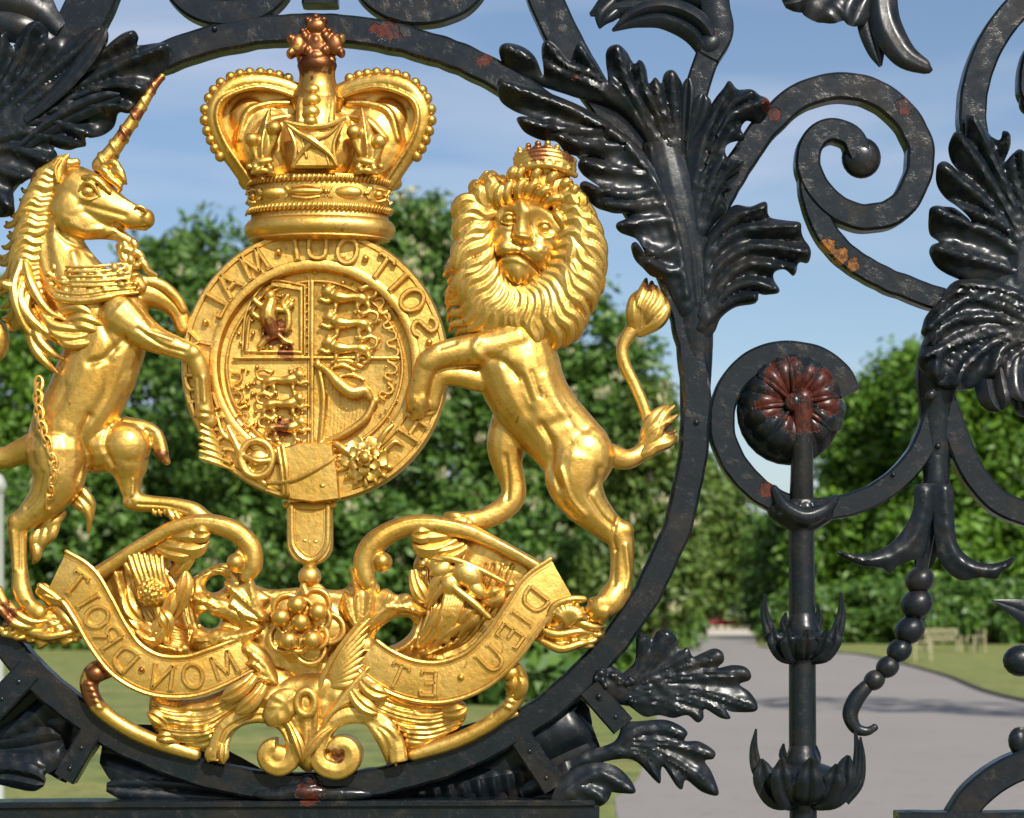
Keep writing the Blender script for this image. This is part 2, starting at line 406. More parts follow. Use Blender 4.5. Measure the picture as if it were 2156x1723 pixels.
# main path: left edge going away, right edge coming back
Lf = [(1.2, -50), (1.0, -3), gp(1300, 1723), gp(1345, 1640), gp(1385, 1500), gp(1405, 1420), gp(1422, 1370), gp(1432, 1345)]
Rt = [gp(1590, 1345), gp(1600, 1362), gp(1690, 1372), gp(1800, 1378), gp(1880, 1394), gp(1990, 1424), gp(2156, 1478), (9.6, 14), (12, 0), (12, -50)]
tag(sheet('path', curve2(Lf)+curve2(Rt), 0.006, ASPH), kind='structure')
tag(sheet('far_path', [gp(1424, 1341.5), gp(1588, 1341.5), gp(1578, 1325.5), gp(1418, 1325.5)], 0.010, GRAVEL), kind='structure')
# low soil kerb between path and lawn on the right
kb = MB()
m, nt, N, L, b = newmat('soil'); b.inputs['Base Color'].default_value = (0.035, 0.028, 0.02, 1); b.inputs['Roughness'].default_value = .95; SOIL = m
def world_obj(mb, name, mat, parent=None, shade=True): return mb.build(name, mat, parent, shade=shade, xf=lambda V: V)
def strip(pts, w, z0, z1):
    A = np.array([(p[0], p[1]) for p in cr_path([(a, b, 0) for a, b in pts], 1.0)]); T = np.gradient(A, axis=0); T /= np.linalg.norm(T, axis=1, keepdims=True)
    Nn = np.stack([-T[:, 1], T[:, 0]], 1); V = []; F = []
    for i in range(len(A)):
        for a, z in ((-w/2, z0), (w/2, z0), (w/2, z1), (-w/2, z1)): V.append((A[i, 0]+Nn[i, 0]*a, A[i, 1]+Nn[i, 1]*a, z))
    for i in range(len(A)-1):
        for j in range(4): k = (j+1) % 4; F.append((4*i+j, 4*i+k, 4*i+4+k, 4*i+4+j))
    F += [(0, 1, 2, 3), tuple(4*(len(A)-1)+j for j in range(4))]; return V, F
kb.add(*strip(Rt[1:-1], 0.12, 0.004, 0.05)); tag(world_obj(kb, 'lawn_edge', SOIL, shade=False), kind='structure')

# ------------------------------------------------------------ foliage
def leaf_mat(name, a, b_, tr=0.35):
    m, nt, N, L, b = newmat(name); P = pos(nt)
    oi = nt.nodes.new('ShaderNodeNewGeometry').outputs['Random Per Island']
    n1 = noise(nt, P, 0.9, 3, .6)
    c = mix(nt, oi, a, b_); c = mix(nt, ramp(nt, n1, [(0.4, 0), (0.7, .5)]), c, tuple(x*.6 for x in a))
    L.new(c, b.inputs['Base Color']); b.inputs['Roughness'].default_value = 0.5
    t = N.new('ShaderNodeBsdfTranslucent'); L.new(c, t.inputs['Color'])
    mm = N.new('ShaderNodeMixShader'); mm.inputs[0].default_value = tr
    L.new(b.outputs[0], mm.inputs[1]); L.new(t.outputs[0], mm.inputs[2]); L.new(mm.outputs[0], nt.nodes['Material Output'].inputs[0]); return m
LF = [leaf_mat('leaf_deep_green', (0.042, 0.112, 0.018), (0.155, 0.28, 0.045)), leaf_mat('leaf_bright_green', (0.055, 0.135, 0.010), (0.19, 0.36, 0.035)),
      leaf_mat('leaf_yellow_green', (0.06, 0.12, 0.018), (0.18, 0.27, 0.05))]
m, nt, N, L, b = newmat('bark'); P = pos(nt)
L.new(mix(nt, noise(nt, P, 12, 4), (0.05, 0.038, 0.028), (0.11, 0.09, 0.065)), b.inputs['Base Color']); b.inputs['Roughness'].default_value = .9; BARK = m
m, nt, N, L, b = newmat('cream_blossom'); b.inputs['Base Color'].default_value = (0.40, 0.37, 0.22, 1); b.inputs['Roughness'].default_value = .8; BLOS = m
def leafcloud(name, C, Rr, n, size, mat, parent, updir=False, jit=1.0):
    """n leaf blades scattered in balls (C centres, Rr radii)"""
    K = len(C); idx = RNG.integers(0, K, n)
    dirs = RNG.normal(size=(n, 3)); dirs /= np.linalg.norm(dirs, axis=1, keepdims=True)
    rad = RNG.random(n)**0.45
    c = C[idx]+dirs*(Rr[idx]*rad)[:, None]*[1, 1, 0.75]
    nrm = dirs*0.8+RNG.normal(size=(n, 3))*0.6+[0, 0, 0.4]; nrm /= np.linalg.norm(nrm, axis=1, keepdims=True)
    u = np.cross(nrm, RNG.normal(size=(n, 3))); u /= np.linalg.norm(u, axis=1, keepdims=True); v = np.cross(nrm, u)
    sz = size*(0.55+0.9*RNG.random(n))[:, None]
    if updir: u = np.tile([0., 0, 1], (n, 1))+RNG.normal(size=(n, 3))*.15; v = np.cross(u, RNG.normal(size=(n, 3))); v /= np.linalg.norm(v, axis=1, keepdims=True); nrm = np.cross(u, v)
    Vv = np.stack([c-u*sz, c+v*sz*.45+nrm*sz*.12, c+u*sz, c-v*sz*.45+nrm*sz*.12], 1).reshape(-1, 3)
    me = bpy.data.meshes.new(name); me.vertices.add(4*n); me.vertices.foreach_set('co', Vv.ravel())
    me.loops.add(4*n); me.loops.foreach_set('vertex_index', np.arange(4*n, dtype=np.int32))
    me.polygons.add(n); me.polygons.foreach_set('loop_start', np.arange(0, 4*n, 4, dtype=np.int32)); me.polygons.foreach_set('loop_total', np.full(n, 4, dtype=np.int32))
    me.update(calc_edges=True); me.materials.append(mat)
    o = bpy.data.objects.new(name, me); COL.objects.link(o); o.parent = parent; return o
def tree(name, base, ells, nclump, nleaf, size, mat, label, cat='tree', group=None, trunk=0.3, blossom=0, cr_=0.55, top=None, limbs=7, low=0.0):
    """ells: list of (x,y,z,rx,ry,rz) relative to base; crown of leaf clumps, tapered trunk with limbs"""
    root = empty(name, base); tag(root, label, cat, group)
    E = np.array(ells, float); vol = E[:, 3]*E[:, 4]*E[:, 5]; vol /= vol.sum()
    C = []; 
    for k in range(nclump):
        e = E[RNG.choice(len(E), p=vol)]; dd = RNG.normal(size=3); dd /= np.linalg.norm(dd)
        r = RNG.random()**0.33 if RNG.random() < .35 else 0.86+0.2*RNG.random()
        p = e[:3]+dd*e[3:]*r
        if p[2] > low: C.append(p)
    C = np.array(C); Rr = cr_*(0.6+0.8*RNG.random(len(C)))
    leafcloud('crown', C, Rr, nleaf, size, mat, root)
    if trunk:
        h = E[:, 2].mean(); tb = MB()
        def wt(pts): tb.tube([(a, b, c, r) for a, b, c, r in pts], seg=8, step=0.6)
        wt([(0, 0, -0.1, trunk*1.35), (0.05, 0, h*.3, trunk), (0, 0.1, h*.8, trunk*.7), (0.1, 0, h*1.25, trunk*.3)])
        for k in range(limbs):
            e = E[k % len(E)]; a = RNG.random()*6.28; z0 = h*(0.35+0.5*RNG.random())
            tip = e[:3]+e[3:]*[math.cos(a)*.75, math.sin(a)*.75, RNG.random()*.7-.1]
            mid = (np.array([0, 0, z0])+tip)/2+[0, 0, .3]
            wt([(0, 0, z0, trunk*.45), (*mid, trunk*.28), (*tip, trunk*.09)])
        world_obj(tb, 'trunk', BARK, root)
    if blossom:
        outer = C[(C-E[0, :3])[:, 1] < -.2] if len(C) > 10 else C
        pick = outer[RNG.choice(len(outer), min(blossom, len(outer)), replace=False)]+[0, -0.8, 0.4]
        leafcloud('blossom', pick, np.full(len(pick), .32), len(pick)*16, 0.11, BLOS, root, updir=True)
    return root
def at(x, D): return ((x-1078)/1000*D/4, D-DIST, 0)
def zz(y, D): return EYE+(1290-y)/1000*D/4
def ptree(name, D, ells, nclump, nleaf, mat, label, blossom=0, ls=.85, cs=1.15, group='trees beyond the gate', dk=.8):
    """crown given by its outline in the view (x, y, half width, half height) at D metres"""
    f = D/4000; bx = at(ells[0][0], D); L = []
    for x, y, rx, ry in ells: L.append(((x-ells[0][0])*f, random.uniform(-.5, .5), EYE+(1290-y)*f, rx*f, rx*f*dk, ry*f))
    return tree(name, bx, L, nclump, nleaf, .0030*D*ls, mat, label, 'tree', group, .005*D, blossom, cr_=.0105*D*cs, low=.012*D)
ptree('chestnut_tree', 84, [(860, 900, 330, 330), (860, 520, 130, 100), (960, 620, 200, 150), (740, 640, 200, 160), (1180, 800, 200, 180), (560, 880, 190, 260), (1300, 980, 130, 260), (860, 1180, 420, 150), (1240, 650, 60, 60), (1180, 920, 170, 170), (1060, 800, 150, 150)],
     1900, 130000, LF[0], 'largest tree behind the gilded arms, dark green with cream blossom candles', 230)
ptree('chestnut_tree', 92, [(400, 900, 260, 350), (470, 580, 110, 110), (390, 560, 70, 70), (330, 620, 100, 120), (260, 1150, 300, 170)],
     800, 50000, LF[0], 'loose-topped green tree seen between the unicorn head and the crown', 60)
ptree('broadleaf_tree', 98, [(40, 880, 240, 270), (-100, 760, 200, 200), (60, 680, 110, 90), (60, 1150, 300, 170)],
     650, 40000, LF[1], 'tree at the left edge behind the unicorn and its tail')
ptree('broadleaf_tree', 74, [(1388, 1060, 90, 200), (1360, 900, 50, 90), (1350, 1230, 110, 90)], 320, 22000, LF[2], 'yellow-green tree behind the right side of the iron ring', 16)
ptree('broadleaf_tree', 190, [(1500, 1150, 90, 150), (1440, 1100, 90, 150), (1590, 1200, 100, 110), (1400, 1200, 100, 120)], 260, 18000, LF[2], 'small distant tree closing the view at the end of the path', ls=.8)
ptree('broadleaf_tree', 120, [(1660, 1210, 66, 110), (1640, 1160, 40, 60), (1640, 1290, 60, 50)], 200, 13000, LF[0], 'dark far tree directly behind the iron post')
ptree('broadleaf_tree', 112, [(1870, 1000, 120, 200), (1810, 920, 60, 100), (1900, 860, 80, 120), (1800, 1180, 130, 150), (1930, 1180, 160, 150)], 800, 46000, LF[1],
     'bright green tree between the iron post and the hanging beads')
ptree('broadleaf_tree', 105, [(2100, 960, 180, 260), (2000, 800, 90, 110), (2150, 760, 120, 130), (2060, 1180, 220, 150)], 900, 50000, LF[1],
     'tall bright green tree at the right edge behind the benches')
ptree('broadleaf_tree', 24, [(2720, 300, 380, 330), (2850, 500, 300, 240)], 120, 9000, LF[0], 'tree standing off to the right that shades the path')
for i_, (px, D_, lab) in enumerate(((-420, 100, 'round green tree first to the left of the view'), (-900, 90, 'green tree second to the left of the view'), (-1500, 105, 'green tree third to the left of the view'),
        (2560, 100, 'round green tree first to the right of the view'), (3050, 92, 'green tree second to the right of the view'), (3700, 110, 'green tree third to the right of the view'))):
    ptree('broadleaf_tree', D_, [(px, 900, 300, 300), (px+120, 700, 160, 160), (px-160, 760, 160, 160), (px, 1160, 340, 170)], 420, 22000, LF[i_ % 2], lab)
# hedges / shrubs at their feet, in shade
def shrub(name, x, D, w, h, label, mat=0, n=9000):
    root = tree(name, at(x, D), [(0, 0, h*.45, w, 1.0, h*.6)], 160, n, .22, LF[mat], label, 'shrub', 'shrubs under the trees', 0, cr_=.8, low=.1)
    sb = MB(); 
    for k in range(5):
        a = (RNG.random()-.5)*w; sb.tube([(a*.3, 0, -.05, .03), (a*.7, 0, h*.3, .022), (a, .1, h*.6, .01)], seg=6, step=.2)
    world_obj(sb, 'stem', BARK, root)
shrub('laurel_shrub', 250, 82, 7.0, 2.2, 'low dark shrub under the tree left of the scroll')
shrub('laurel_shrub', 700, 80, 7.0, 2.0, 'low dark shrub behind the large rose')
shrub('laurel_shrub', 1180, 81, 6.0, 2.2, 'low dark shrub behind the right motto ribbon')
shrub('laurel_shrub', 1120, 34, 1.5, 1.15, 'near dark shrub seen through the lower right of the ring', 0, 9000)
shrub('box_shrub', 1740, 100, 3.4, 2.6, 'dark shrub where the path meets the right lawn')
shrub('box_shrub', 1930, 98, 6.0, 3.0, 'dark shrub along the back of the benches', 0, 14000)
shrub('box_shrub', 2130, 96, 6.0, 3.0, 'dark shrub at the right edge beside the single chair', 0, 12000)
# ------------------------------------------------------------ flower bed, urn, benches, lamp post
m, nt, N, L, b = newmat('red_flowers'); b.inputs['Base Color'].default_value = (0.55, 0.035, 0.04, 1); RED = m
m, nt, N, L, b = newmat('pale_stone'); P = pos(nt); L.new(mix(nt, noise(nt, P, 8), (0.5, 0.43, 0.32), (0.62, 0.55, 0.43)), b.inputs['Base Color']); b.inputs['Roughness'].default_value = .85; STONE = m
m, nt, N, L, b = newmat('weathered_teak'); P = pos(nt); L.new(mix(nt, noise(nt, P, 20), (0.22, 0.20, 0.11), (0.32, 0.29, 0.17)), b.inputs['Base Color']); b.inputs['Roughness'].default_value = .8; TEAK = m
root = empty('flower_bed', at(1498, 190)); tag(root, 'long red flower bed in pale stone edging at the end of the path', 'flower bed')
def box(mb, x0, x1, y0, y1, z0, z1):
    mb.add([(x, y, z) for z in (z0, z1) for x, y in ((x0, y0), (x1, y0), (x1, y1), (x0, y1))], [(0, 1, 2, 3), (4, 5, 6, 7), (0, 1, 5, 4), (1, 2, 6, 5), (2, 3, 7, 6), (3, 0, 4, 7)])
q = MB(); box(q, -4.6, 4.6, -1.5, -1.2, 0, .3); box(q, -4.6, 4.6, 1.2, 1.5, 0, .3); box(q, -4.6, -4.3, -1.197, 1.197, 0, .297); box(q, 4.3, 4.6, -1.197, 1.197, 0, .297); world_obj(q, 'stone_edging', STONE, root, False)
C = np.stack([RNG.uniform(-4.2, 4.2, 300), RNG.uniform(-1.1, 1.1, 300), np.full(300, .62)], 1)
leafcloud('flowers', C, np.full(300, .32), 8000, .15, RED, root)
root = empty('stone_urn', at(1497, 200)); tag(root, 'pale stone urn behind the red flower bed', 'urn')
def lathe(mb, prof, cx=0, cy=0, seg=20):
    V = []; F = []; n = len(prof)
    for r, z in prof:
        for k in range(seg): a = 2*math.pi*k/seg; V.append((cx+r*math.cos(a), cy+r*math.sin(a), z))
    for i in range(n-1):
        for k in range(seg): k2 = (k+1) % seg; F.append((i*seg+k, i*seg+k2, (i+1)*seg+k2, (i+1)*seg+k))
    F.append(tuple(range(seg))); F.append(tuple((n-1)*seg+k for k in range(seg))); mb.add(V, F)
q = MB(); lathe(q, [(.5, 0), (.5, .9), (.35, .95), (.22, 1.15), (.3, 1.3), (.75, 1.6), (.95, 1.9), (1.0, 2.0), (.85, 2.0)]); world_obj(q, 'urn_body', STONE, root)
leafcloud('urn_flowers', np.array([[0, 0, 2.1], [.4, 0, 2.05], [-.4, 0, 2.05]]), np.array([.4, .4, .4]), 900, .1, RED, root)
def bench(name, x, y, w, rot, label):
    D = EYE*4000/(y-1290); root = empty(name, at(x, D)); root.rotation_euler.z = rot; tag(root, label, 'bench', 'teak garden benches')
    hw = w/2
    for sx in (-hw, hw):
        for sy, h in ((-.25, .62), (.25, .92)):
            q = MB(); box(q, sx-.035, sx+.035, sy-.035, sy+.035, 0, h); world_obj(q, 'leg', TEAK, root, False)
        q = MB(); box(q, sx-.045, sx+.045, -.3, .213, .622, .66); world_obj(q, 'armrest', TEAK, root, False)
    q = MB()
    for k in range(6): box(q, -hw+.037, hw-.037, -.27+k*.085, -.2+k*.085, .42, .45)
    world_obj(q, 'seat', TEAK, root, False)
    q = MB(); box(q, -hw+.037, hw-.037, .225, .27, .86, .93); box(q, -hw+.037, hw-.037, .225, .27, .5, .55)
    n = int(w/.09)
    for k in range(n): a = -hw+.08+k*(w-.16)/(n-1); box(q, a-.018, a+.018, .235, .26, .552, .858)
    world_obj(q, 'backrest', TEAK, root, False)
bench('garden_bench', 1985, 1372, 1.35, 0.1, 'longer wooden garden bench facing the lawn, seen past the beads')
bench('garden_bench', 1944, 1392, .8, 1.35, 'wooden garden bench seen end-on beside the strung beads')
bench('garden_chair', 2054, 1374, .5, -1.2, 'single wooden garden chair at the right, turned sideways')
m, nt, N, L, b = newmat('white_paint'); b.inputs['Base Color'].default_value = (0.26, 0.28, 0.24, 1); b.inputs['Roughness'].default_value = .5; WHITE = m
root = empty('garden_post', at(0, 12)); tag(root, 'slim white post with a knob at the left edge of the picture', 'post')
zt = zz(1015, 12)
q = MB(); lathe(q, [(.05, 0), (.05, .3), (.028, .34), (.025, zt-.1), (.03, zt-.08)], seg=14); world_obj(q, 'shaft', WHITE, root)
q = MB(); lathe(q, [(.02, zt-.08), (.04, zt-.05), (.045, zt-.02), (.03, zt+.02), (.01, zt+.05)], seg=14); world_obj(q, 'knob', WHITE, root)
# ------------------------------------------------------------ the wrought iron gate
gate = empty('wrought_iron_gate', (0, 0, 0))
tag(gate, 'black wrought iron gate with a big ring, scrolls and acanthus leaves', 'gate')
def G(): return MB(20)
def bar(name, pts, w, d0=-24, d1=20, mat=None, **k):
    q = G(); q.bar(pts, w, d0, d1, 5, 8, **k); return q.build(name, mat or IRON, gate)
# the ring
q = G()
RC, RRX, RRY = (650, 858), 817, 801
ring = ellipse(RC[0], RC[1], RRX, RRY, 170)
q.bar(ring[::5], 60, -26, 22, 6, 9, closed=True, wob=1.6)
ringo = q.build('ring_frame', IRON, gate)
# straight rails and their stay bars
q = G(); q.bar([(-200, 1722, 0), (500, 1722, 0), (1262, 1721, 0)], 62, -60, 30, 5, 14, wob=.8); q.build('bottom_rail', IRON, gate)
q = G(); q.bar([(-200, 1696, 0), (1252, 1690, 0)], 14, -50, 38, 3, 30, wob=.5); q.build('rail_moulding', IRON, gate)
for a, b_, w in (((62, 1412), (-22, 1500), 56), ((190, 1545), (135, 1640), 46), ((1240, 1448), (1312, 1530), 52), ((1098, 1556), (1166, 1660), 50)):
    q = G(); q.bar([(*a, 0), (*b_, 0)], w, -20, 26, 4, 12, wob=.4); q.build('stay_bar', IRON, gate)
for x, y, r in ((40, 1436, 7), (5, 1472, 6), (172, 1575, 6), (148, 1618, 6), (1262, 1472, 7), (1296, 1510, 6), (1115, 1582, 6), (1150, 1638, 6), (452, 62, 6), (1466, 890, 6), (1974, 940, 6), (1700, 1690, 5), (1880, 1000, 5)):
    q = G(); q.ell(x, y, 24, r, r, 5); q.build('rivet', IRON, gate)
# rivets and clamp where ring meets rail
q = G(); q.ell(652, 1644, 24, 20, 14, 12); q.ell(640, 1668, 20, 70, 20, 20); q.ell(700, 1672, 18, 90, 18, 20); q.ell(590, 1674, 18, 60, 16, 20); q.build('clamp', IRON, gate, voxel=3, smooth=3)
# tops of the ring: round bosses of scrolls above
for c, rx, ry in (((478, -52), 112, 78), ((885, -62), 122, 86)):
    q = G(); q.bar(ellipse(c[0], c[1], rx, ry, 40)[::4], 56, -24, 20, 5, 9, closed=True); q.build('scroll_bar', IRON, gate)
    q = G(); q.ell(c[0], c[1]-6, 0, rx-26, ry-20, 16); q.build('boss', IRON2, gate)
q = G(); q.bar([(673, -190, 0), (673, 8, 0)], 76, -24, 26, 6, 10, wob=.5); q.build('collar', IRON, gate)

# scrolls
A = [(1478, 520, 0, 1), (1515, 420, 0, 1), (1570, 325, 0, 1), (1625, 252, 0, 1), (1690, 200, 0, 1), (1770, 180, 0, 1), (1850, 198, 0, 1), (1912, 250, 0, 1.0), (1940, 325, 0, 1), (1922, 400, 0, 1),
     (1876, 447, 0, 1), (1812, 456, 0, .97), (1752, 428, 0, .95), (1712, 375, 0, .93), (1703, 325, 0, .9), (1722, 286, 0, .88), (1757, 272, 0, .85), (1790, 284, 0, .85), (1806, 312, 0, .9), (1812, 330, 0, .8)]
q = G(); q.bar(A, 58, -26, 22, 6, 7, wob=1.2); q.build('scroll_bar', IRON, gate)
q = G(); q.ell(1817, 328, 0, 42, 44, 24, nu=24); q.build('scroll_end', IRON, gate)
bar('scroll_bar', [(1706, 350, 0, 1), (1716, 430, 0, 1), (1748, 497, 0, 1), (1800, 548, 0, 1), (1870, 588, 0, 1), (1950, 618, 0, 1), (2010, 640, 0, 1)], 50, -24, 18, ORANGE, wob=1.2)
bar('scroll_bar', [(2300, -150, 0), (2250, -70, 0), (2170, -10, 0), (2105, 62, 0), (2066, 140, 0), (2050, 215, 0), (2056, 300, 0), (2075, 380, 0)], 58, wob=1.2)
# framing rails and posts just beyond the picture
q = G(); q.bar([(-420, -215, 0), (2420, -215, 0)], 60, -40, 30, 5, 40, wob=.5); q.build('top_rail', IRON, gate)
for x in (-390, 2330):
    q = G(); q.bar([(x, -185, 0), (x, 2880, 0)], 70, -36, 36, 6, 60, wob=.5); q.build('side_post', IRON, gate)
q = G(); q.bar([(-360, 1830, 0), (2300, 1830, 0)], 60, -56, 26, 5, 60, wob=.5)
for x in (200, 1000, 2060): q.bar([(x, 1745, 0), (x, 1805, 0)], 40, -30, 20, 4, 20)
q.build('lower_rail', IRON, gate)
bar('scroll_bar', [(1858, -185, 0, 1), (1856, -90, 0, 1), (1856, -30, 0, .8)], 50)
bar('scroll_bar', [(2310, 60, 0, 1), (2240, 60, 0, 1), (2180, 110, 0, .9), (2164, 180, 0, .8), (2176, 214, 0, .7)], 44)
bar('scroll_bar', [(2310, 1340, 0), (2230, 1340, 0), (2180, 1390, 0)], 36)
bar('scroll_bar', [(2310, 1270, 0), (2240, 1300, 0), (2180, 1300, 0)], 36)
bar('scroll_bar', [(2310, 1560, 0), (2160, 1562, 0)], 36)
# small scroll end peeping in at the right edge
q = G(); q.ell(2172, 212, 0, 22, 26, 22); q.build('scroll_end', IRON, gate)
bar('scroll_bar', [(1100, -190, 0, 1), (1128, -70, 0, 1), (1165, 30, 0, 1), (1218, 130, 0, .95), (1290, 240, 0, .8), (1360, 350, 0, .7)], 74, -30, 8)
bar('scroll_bar', [(1425, 400, 0, .9), (1452, 260, 0, .95), (1470, 180, 0, 1), (1492, 112, 0, 1)], 52, -20, 20)
bar('scroll_bar', [(1492, 118, 0, 1), (1517, 70, 0, 1.1), (1508, 20, 0, 1.2), (1502, -60, 0, 1.2), (1500, -190, 0, 1.2)], 50, -20, 24)
bar('scroll_bar', [(240, -190, 0), (205, -60, 0), (165, 30, 0), (120, 110, 0), (60, 200, 0), (0, 300, 0)], 100, -46, -8)
# arcs around the post
bar('scroll_bar', [(1790, 830, 0, .9), (1765, 785, 0, 1), (1715, 753, 0, 1), (1650, 745, 0, 1.05), (1585, 765, 0, 1.05), (1538, 815, 0, 1), (1520, 880, 0, 1), (1532, 945, 0, 1), (1570, 1005, 0, 1), (1630, 1052, 0, .95), (1700, 1072, 0, .9),
     (1790, 1062, 0, .9), (1870, 1025, 0, .9), (1935, 960, 0, .9), (1968, 880, 0, .9), (1985, 800, 0, .9)], 54, -24, 20)
bar('scroll_bar', [(1975, 800, 0, 1), (2010, 900, 0, 1), (2045, 985, 0, 1), (2100, 1052, 0, 1), (2180, 1085, 0, 1), (2260, 1080, 0, 1)], 52, -24, 18)
bar('scroll_bar', [(2230, 1595, 0), (2160, 1610, 0), (2085, 1650, 0), (2030, 1710, 0), (2000, 1800, 0)], 62)
bar('scroll_bar', [(1890, 1722, 0), (2170, 1722, 0)], 24, -30, 30)
q = G(); q.ell(2152, 1392, 10, 38, 34, 30); q.build('bead', IRON2, gate)
q = G(); q.leaf([(2200, 1310, 0, 30), (2150, 1284, 8, 22), (2092, 1265, 14, 2)], 8, .2); q.build('petal', IRON2, gate)
q = G(); q.ell(2150, 1562, 0, 22, 30, 20); q.leaf([(2200, 1560, 0, 20), (2165, 1540, 8, 14), (2138, 1560, 14, 2)], 8, .2); q.build('acanthus_leaf', IRON2, gate)
q = G(); q.ell(1915, 1722, 10, 26, 14, 14); q.build('knob', IRON2, gate)

# acanthus work
def rg(pts, ox, oy): return [(ox+x*.5, oy+y*.5) for x, y in pts]
def plate(outline, veins, ox, oy, name='acanthus_leaf', mat=None, parent=None, **k):
    k['ridge'] = k.get('ridge', 9)*.78; k['rw'] = k.get('rw', 11)*.85; k['groove'] = k.get('groove', 3)*1.2; k['cell'] = 5.5
    q = G(); cast_plate(q, rg(outline, ox, oy), [rg(v, ox, oy) for v in veins], **k); return q.build(name, mat or IRON2, parent or gate)
def fin(q, x0, y0, x1, y1, w, b=0.0, d0=15, d1=45, curl=0, two=False):
    """one lobe from (x0,y0) to the tip (x1,y1), half width w/2, bowed sideways by b"""
    dx, dy = x1-x0, y1-y0; L = math.hypot(dx, dy); nx, ny = -dy/L, dx/L; w = w*0.5*1.3
    pts = []
    for t, k in ((0, .5), (.25, .72), (.5, .95), (.75, 1.0), (.91, .8), (1.0, .3)):
        o = b*4*t*(1-t)
        pts.append((x0+dx*t+nx*o, y0+dy*t+ny*o, d0+(d1-d0)*t+(curl*t*t if curl else 0), w*k))
    q.leaf(pts, t=9, cup=random.uniform(.28, .5), groove=random.uniform(.12, .42), m=11, step=7, lean=random.uniform(-.35, .35), ruffle=random.uniform(0, .07))
def leafgroup(fins, mat=IRON2, name='acanthus_leaf', **k):
    q = G()
    for f in fins: fin(q, *f, **k)
    return q.build(name, mat, gate)
# big spray above the lion's head
plate([(-55, 215), (-20, 185), (40, 195), (90, 235), (132, 318), (124, 205), (150, 178), (195, 205), (245, 262), (262, 215), (285, 190), (330, 235), (400, 345), (396, 220), (440, 196), (485, 222), (514, 275), (535, 260), (562, 292), (576, 356), (600, 335), (626, 358), (640, 315), (670, 303), (702, 330), (722, 380), (745, 600), (720, 900), (650, 760), (560, 600), (450, 470), (250, 400), (100, 350), (-20, 290)],
      [[(690, 800), (420, 420), (180, 300), (-30, 215)], [(690, 780), (420, 380), (240, 290), (150, 200)], [(700, 800), (480, 440), (350, 300), (285, 215)], [(705, 800), (560, 500), (480, 340), (440, 215)], [(705, 800), (620, 500), (560, 380), (538, 280)], [(710, 800), (660, 560), (620, 440), (602, 350)], [(715, 800), (690, 520), (675, 400), (670, 320)]], 1078, 0, d0=14, curl=26, ridge=13, rw=10, groove=4, thick=16)
plate([(-60, 360), (-30, 345), (60, 372), (180, 410), (310, 465), (430, 535), (540, 630), (630, 760), (700, 900), (745, 1080), (770, 1300), (720, 1330), (690, 1280), (640, 1190), (575, 1160), (515, 1095), (498, 1045), (520, 1030), (556, 1075), (520, 1010), (450, 985), (436, 955), (480, 928), (500, 905), (420, 905), (355, 880), (285, 805), (305, 775), (370, 800), (290, 735), (278, 695), (330, 660), (390, 680), (240, 655), (185, 612), (110, 592), (45, 560), (20, 512), (70, 505), (120, 520), (20, 480), (-50, 430)],
      [[(735, 1250), (690, 1000), (610, 800), (480, 620), (250, 480), (-40, 380)], [(700, 1050), (620, 1080), (515, 1050)], [(720, 1150), (650, 1150), (570, 1120)], [(670, 930), (580, 940), (450, 960)], [(610, 800), (480, 830), (300, 795)], [(570, 740), (430, 730), (295, 700)], [(480, 620), (350, 630), (190, 600)], [(400, 560), (220, 560), (40, 530)], [(640, 860), (520, 880), (400, 880)]], 1078, 0, d0=30, curl=24, ridge=12, rw=9, groove=3, thick=16, tilt=(-.02, 0))
plate([(745, 1150), (735, 900), (730, 640), (790, 520), (850, 425), (885, 385), (910, 352), (940, 378), (1000, 388), (1060, 420), (1082, 462), (1045, 520), (985, 512), (958, 560), (972, 600), (905, 615), (900, 668), (968, 690), (958, 722), (898, 770), (920, 812), (880, 832), (902, 885), (850, 945), (810, 1010)],
      [[(760, 1050), (800, 760), (900, 520), (1060, 445)], [(755, 900), (800, 620), (905, 375)], [(770, 1050), (840, 760), (965, 575)], [(780, 1050), (860, 800), (955, 700)], [(790, 1050), (850, 880), (908, 810)], [(800, 720), (900, 480), (1000, 410)]], 1078, 0, d0=22, curl=30, ridge=12, rw=9, groove=3, thick=16)
leafgroup([(1445, 300, 1478, 205, 34, 6, 22, 40), (1440, 340, 1448, 170, 26, 0, 18, 34)])
# its stem, down to the ring
q = G(); q.tube([(1395, 300, 6, 44), (1415, 400, 10, 54), (1440, 500, 10, 52), (1458, 600, 8, 44), (1466, 700, 4, 38), (1466, 800, -2, 34), (1462, 900, -4, 28)], flat=.6, seg=16)
for a in (-26, -9, 10, 27): q.tube([(1390+a*.8, 310, 24, 6), (1418+a, 420, 38-abs(a)*.3, 7), (1444+a, 520, 38-abs(a)*.3, 6), (1460+a*.8, 640, 30, 4)], seg=8)
q.build('stem', IRON2, gate, voxel=3, smooth=2)
# right-hand side spray
plate([(750, 1420), (770, 1200), (800, 1030), (870, 930), (935, 865), (1000, 876), (1062, 858), (1078, 912), (1150, 932), (1205, 945), (1214, 985), (1248, 1040), (1246, 1108), (1206, 1110), (1182, 1168), (1140, 1142), (1098, 1160), (1120, 1236), (1072, 1246), (1034, 1244), (1022, 1282), (940, 1296), (880, 1340), (852, 1400), (800, 1440)],
      [[(790, 1330), (850, 1150), (1000, 1050), (1238, 1075)], [(785, 1280), (840, 1080), (960, 980), (1200, 965)], [(800, 1340), (890, 1190), (1000, 1120), (1175, 1150)], [(800, 1360), (900, 1240), (1000, 1200), (1108, 1235)], [(785, 1250), (830, 1030), (930, 930), (1062, 880)], [(790, 1380), (880, 1300), (950, 1270), (1025, 1262)]], 1078, 0, d0=18, curl=30, ridge=13, rw=10, groove=2.5, thick=16)
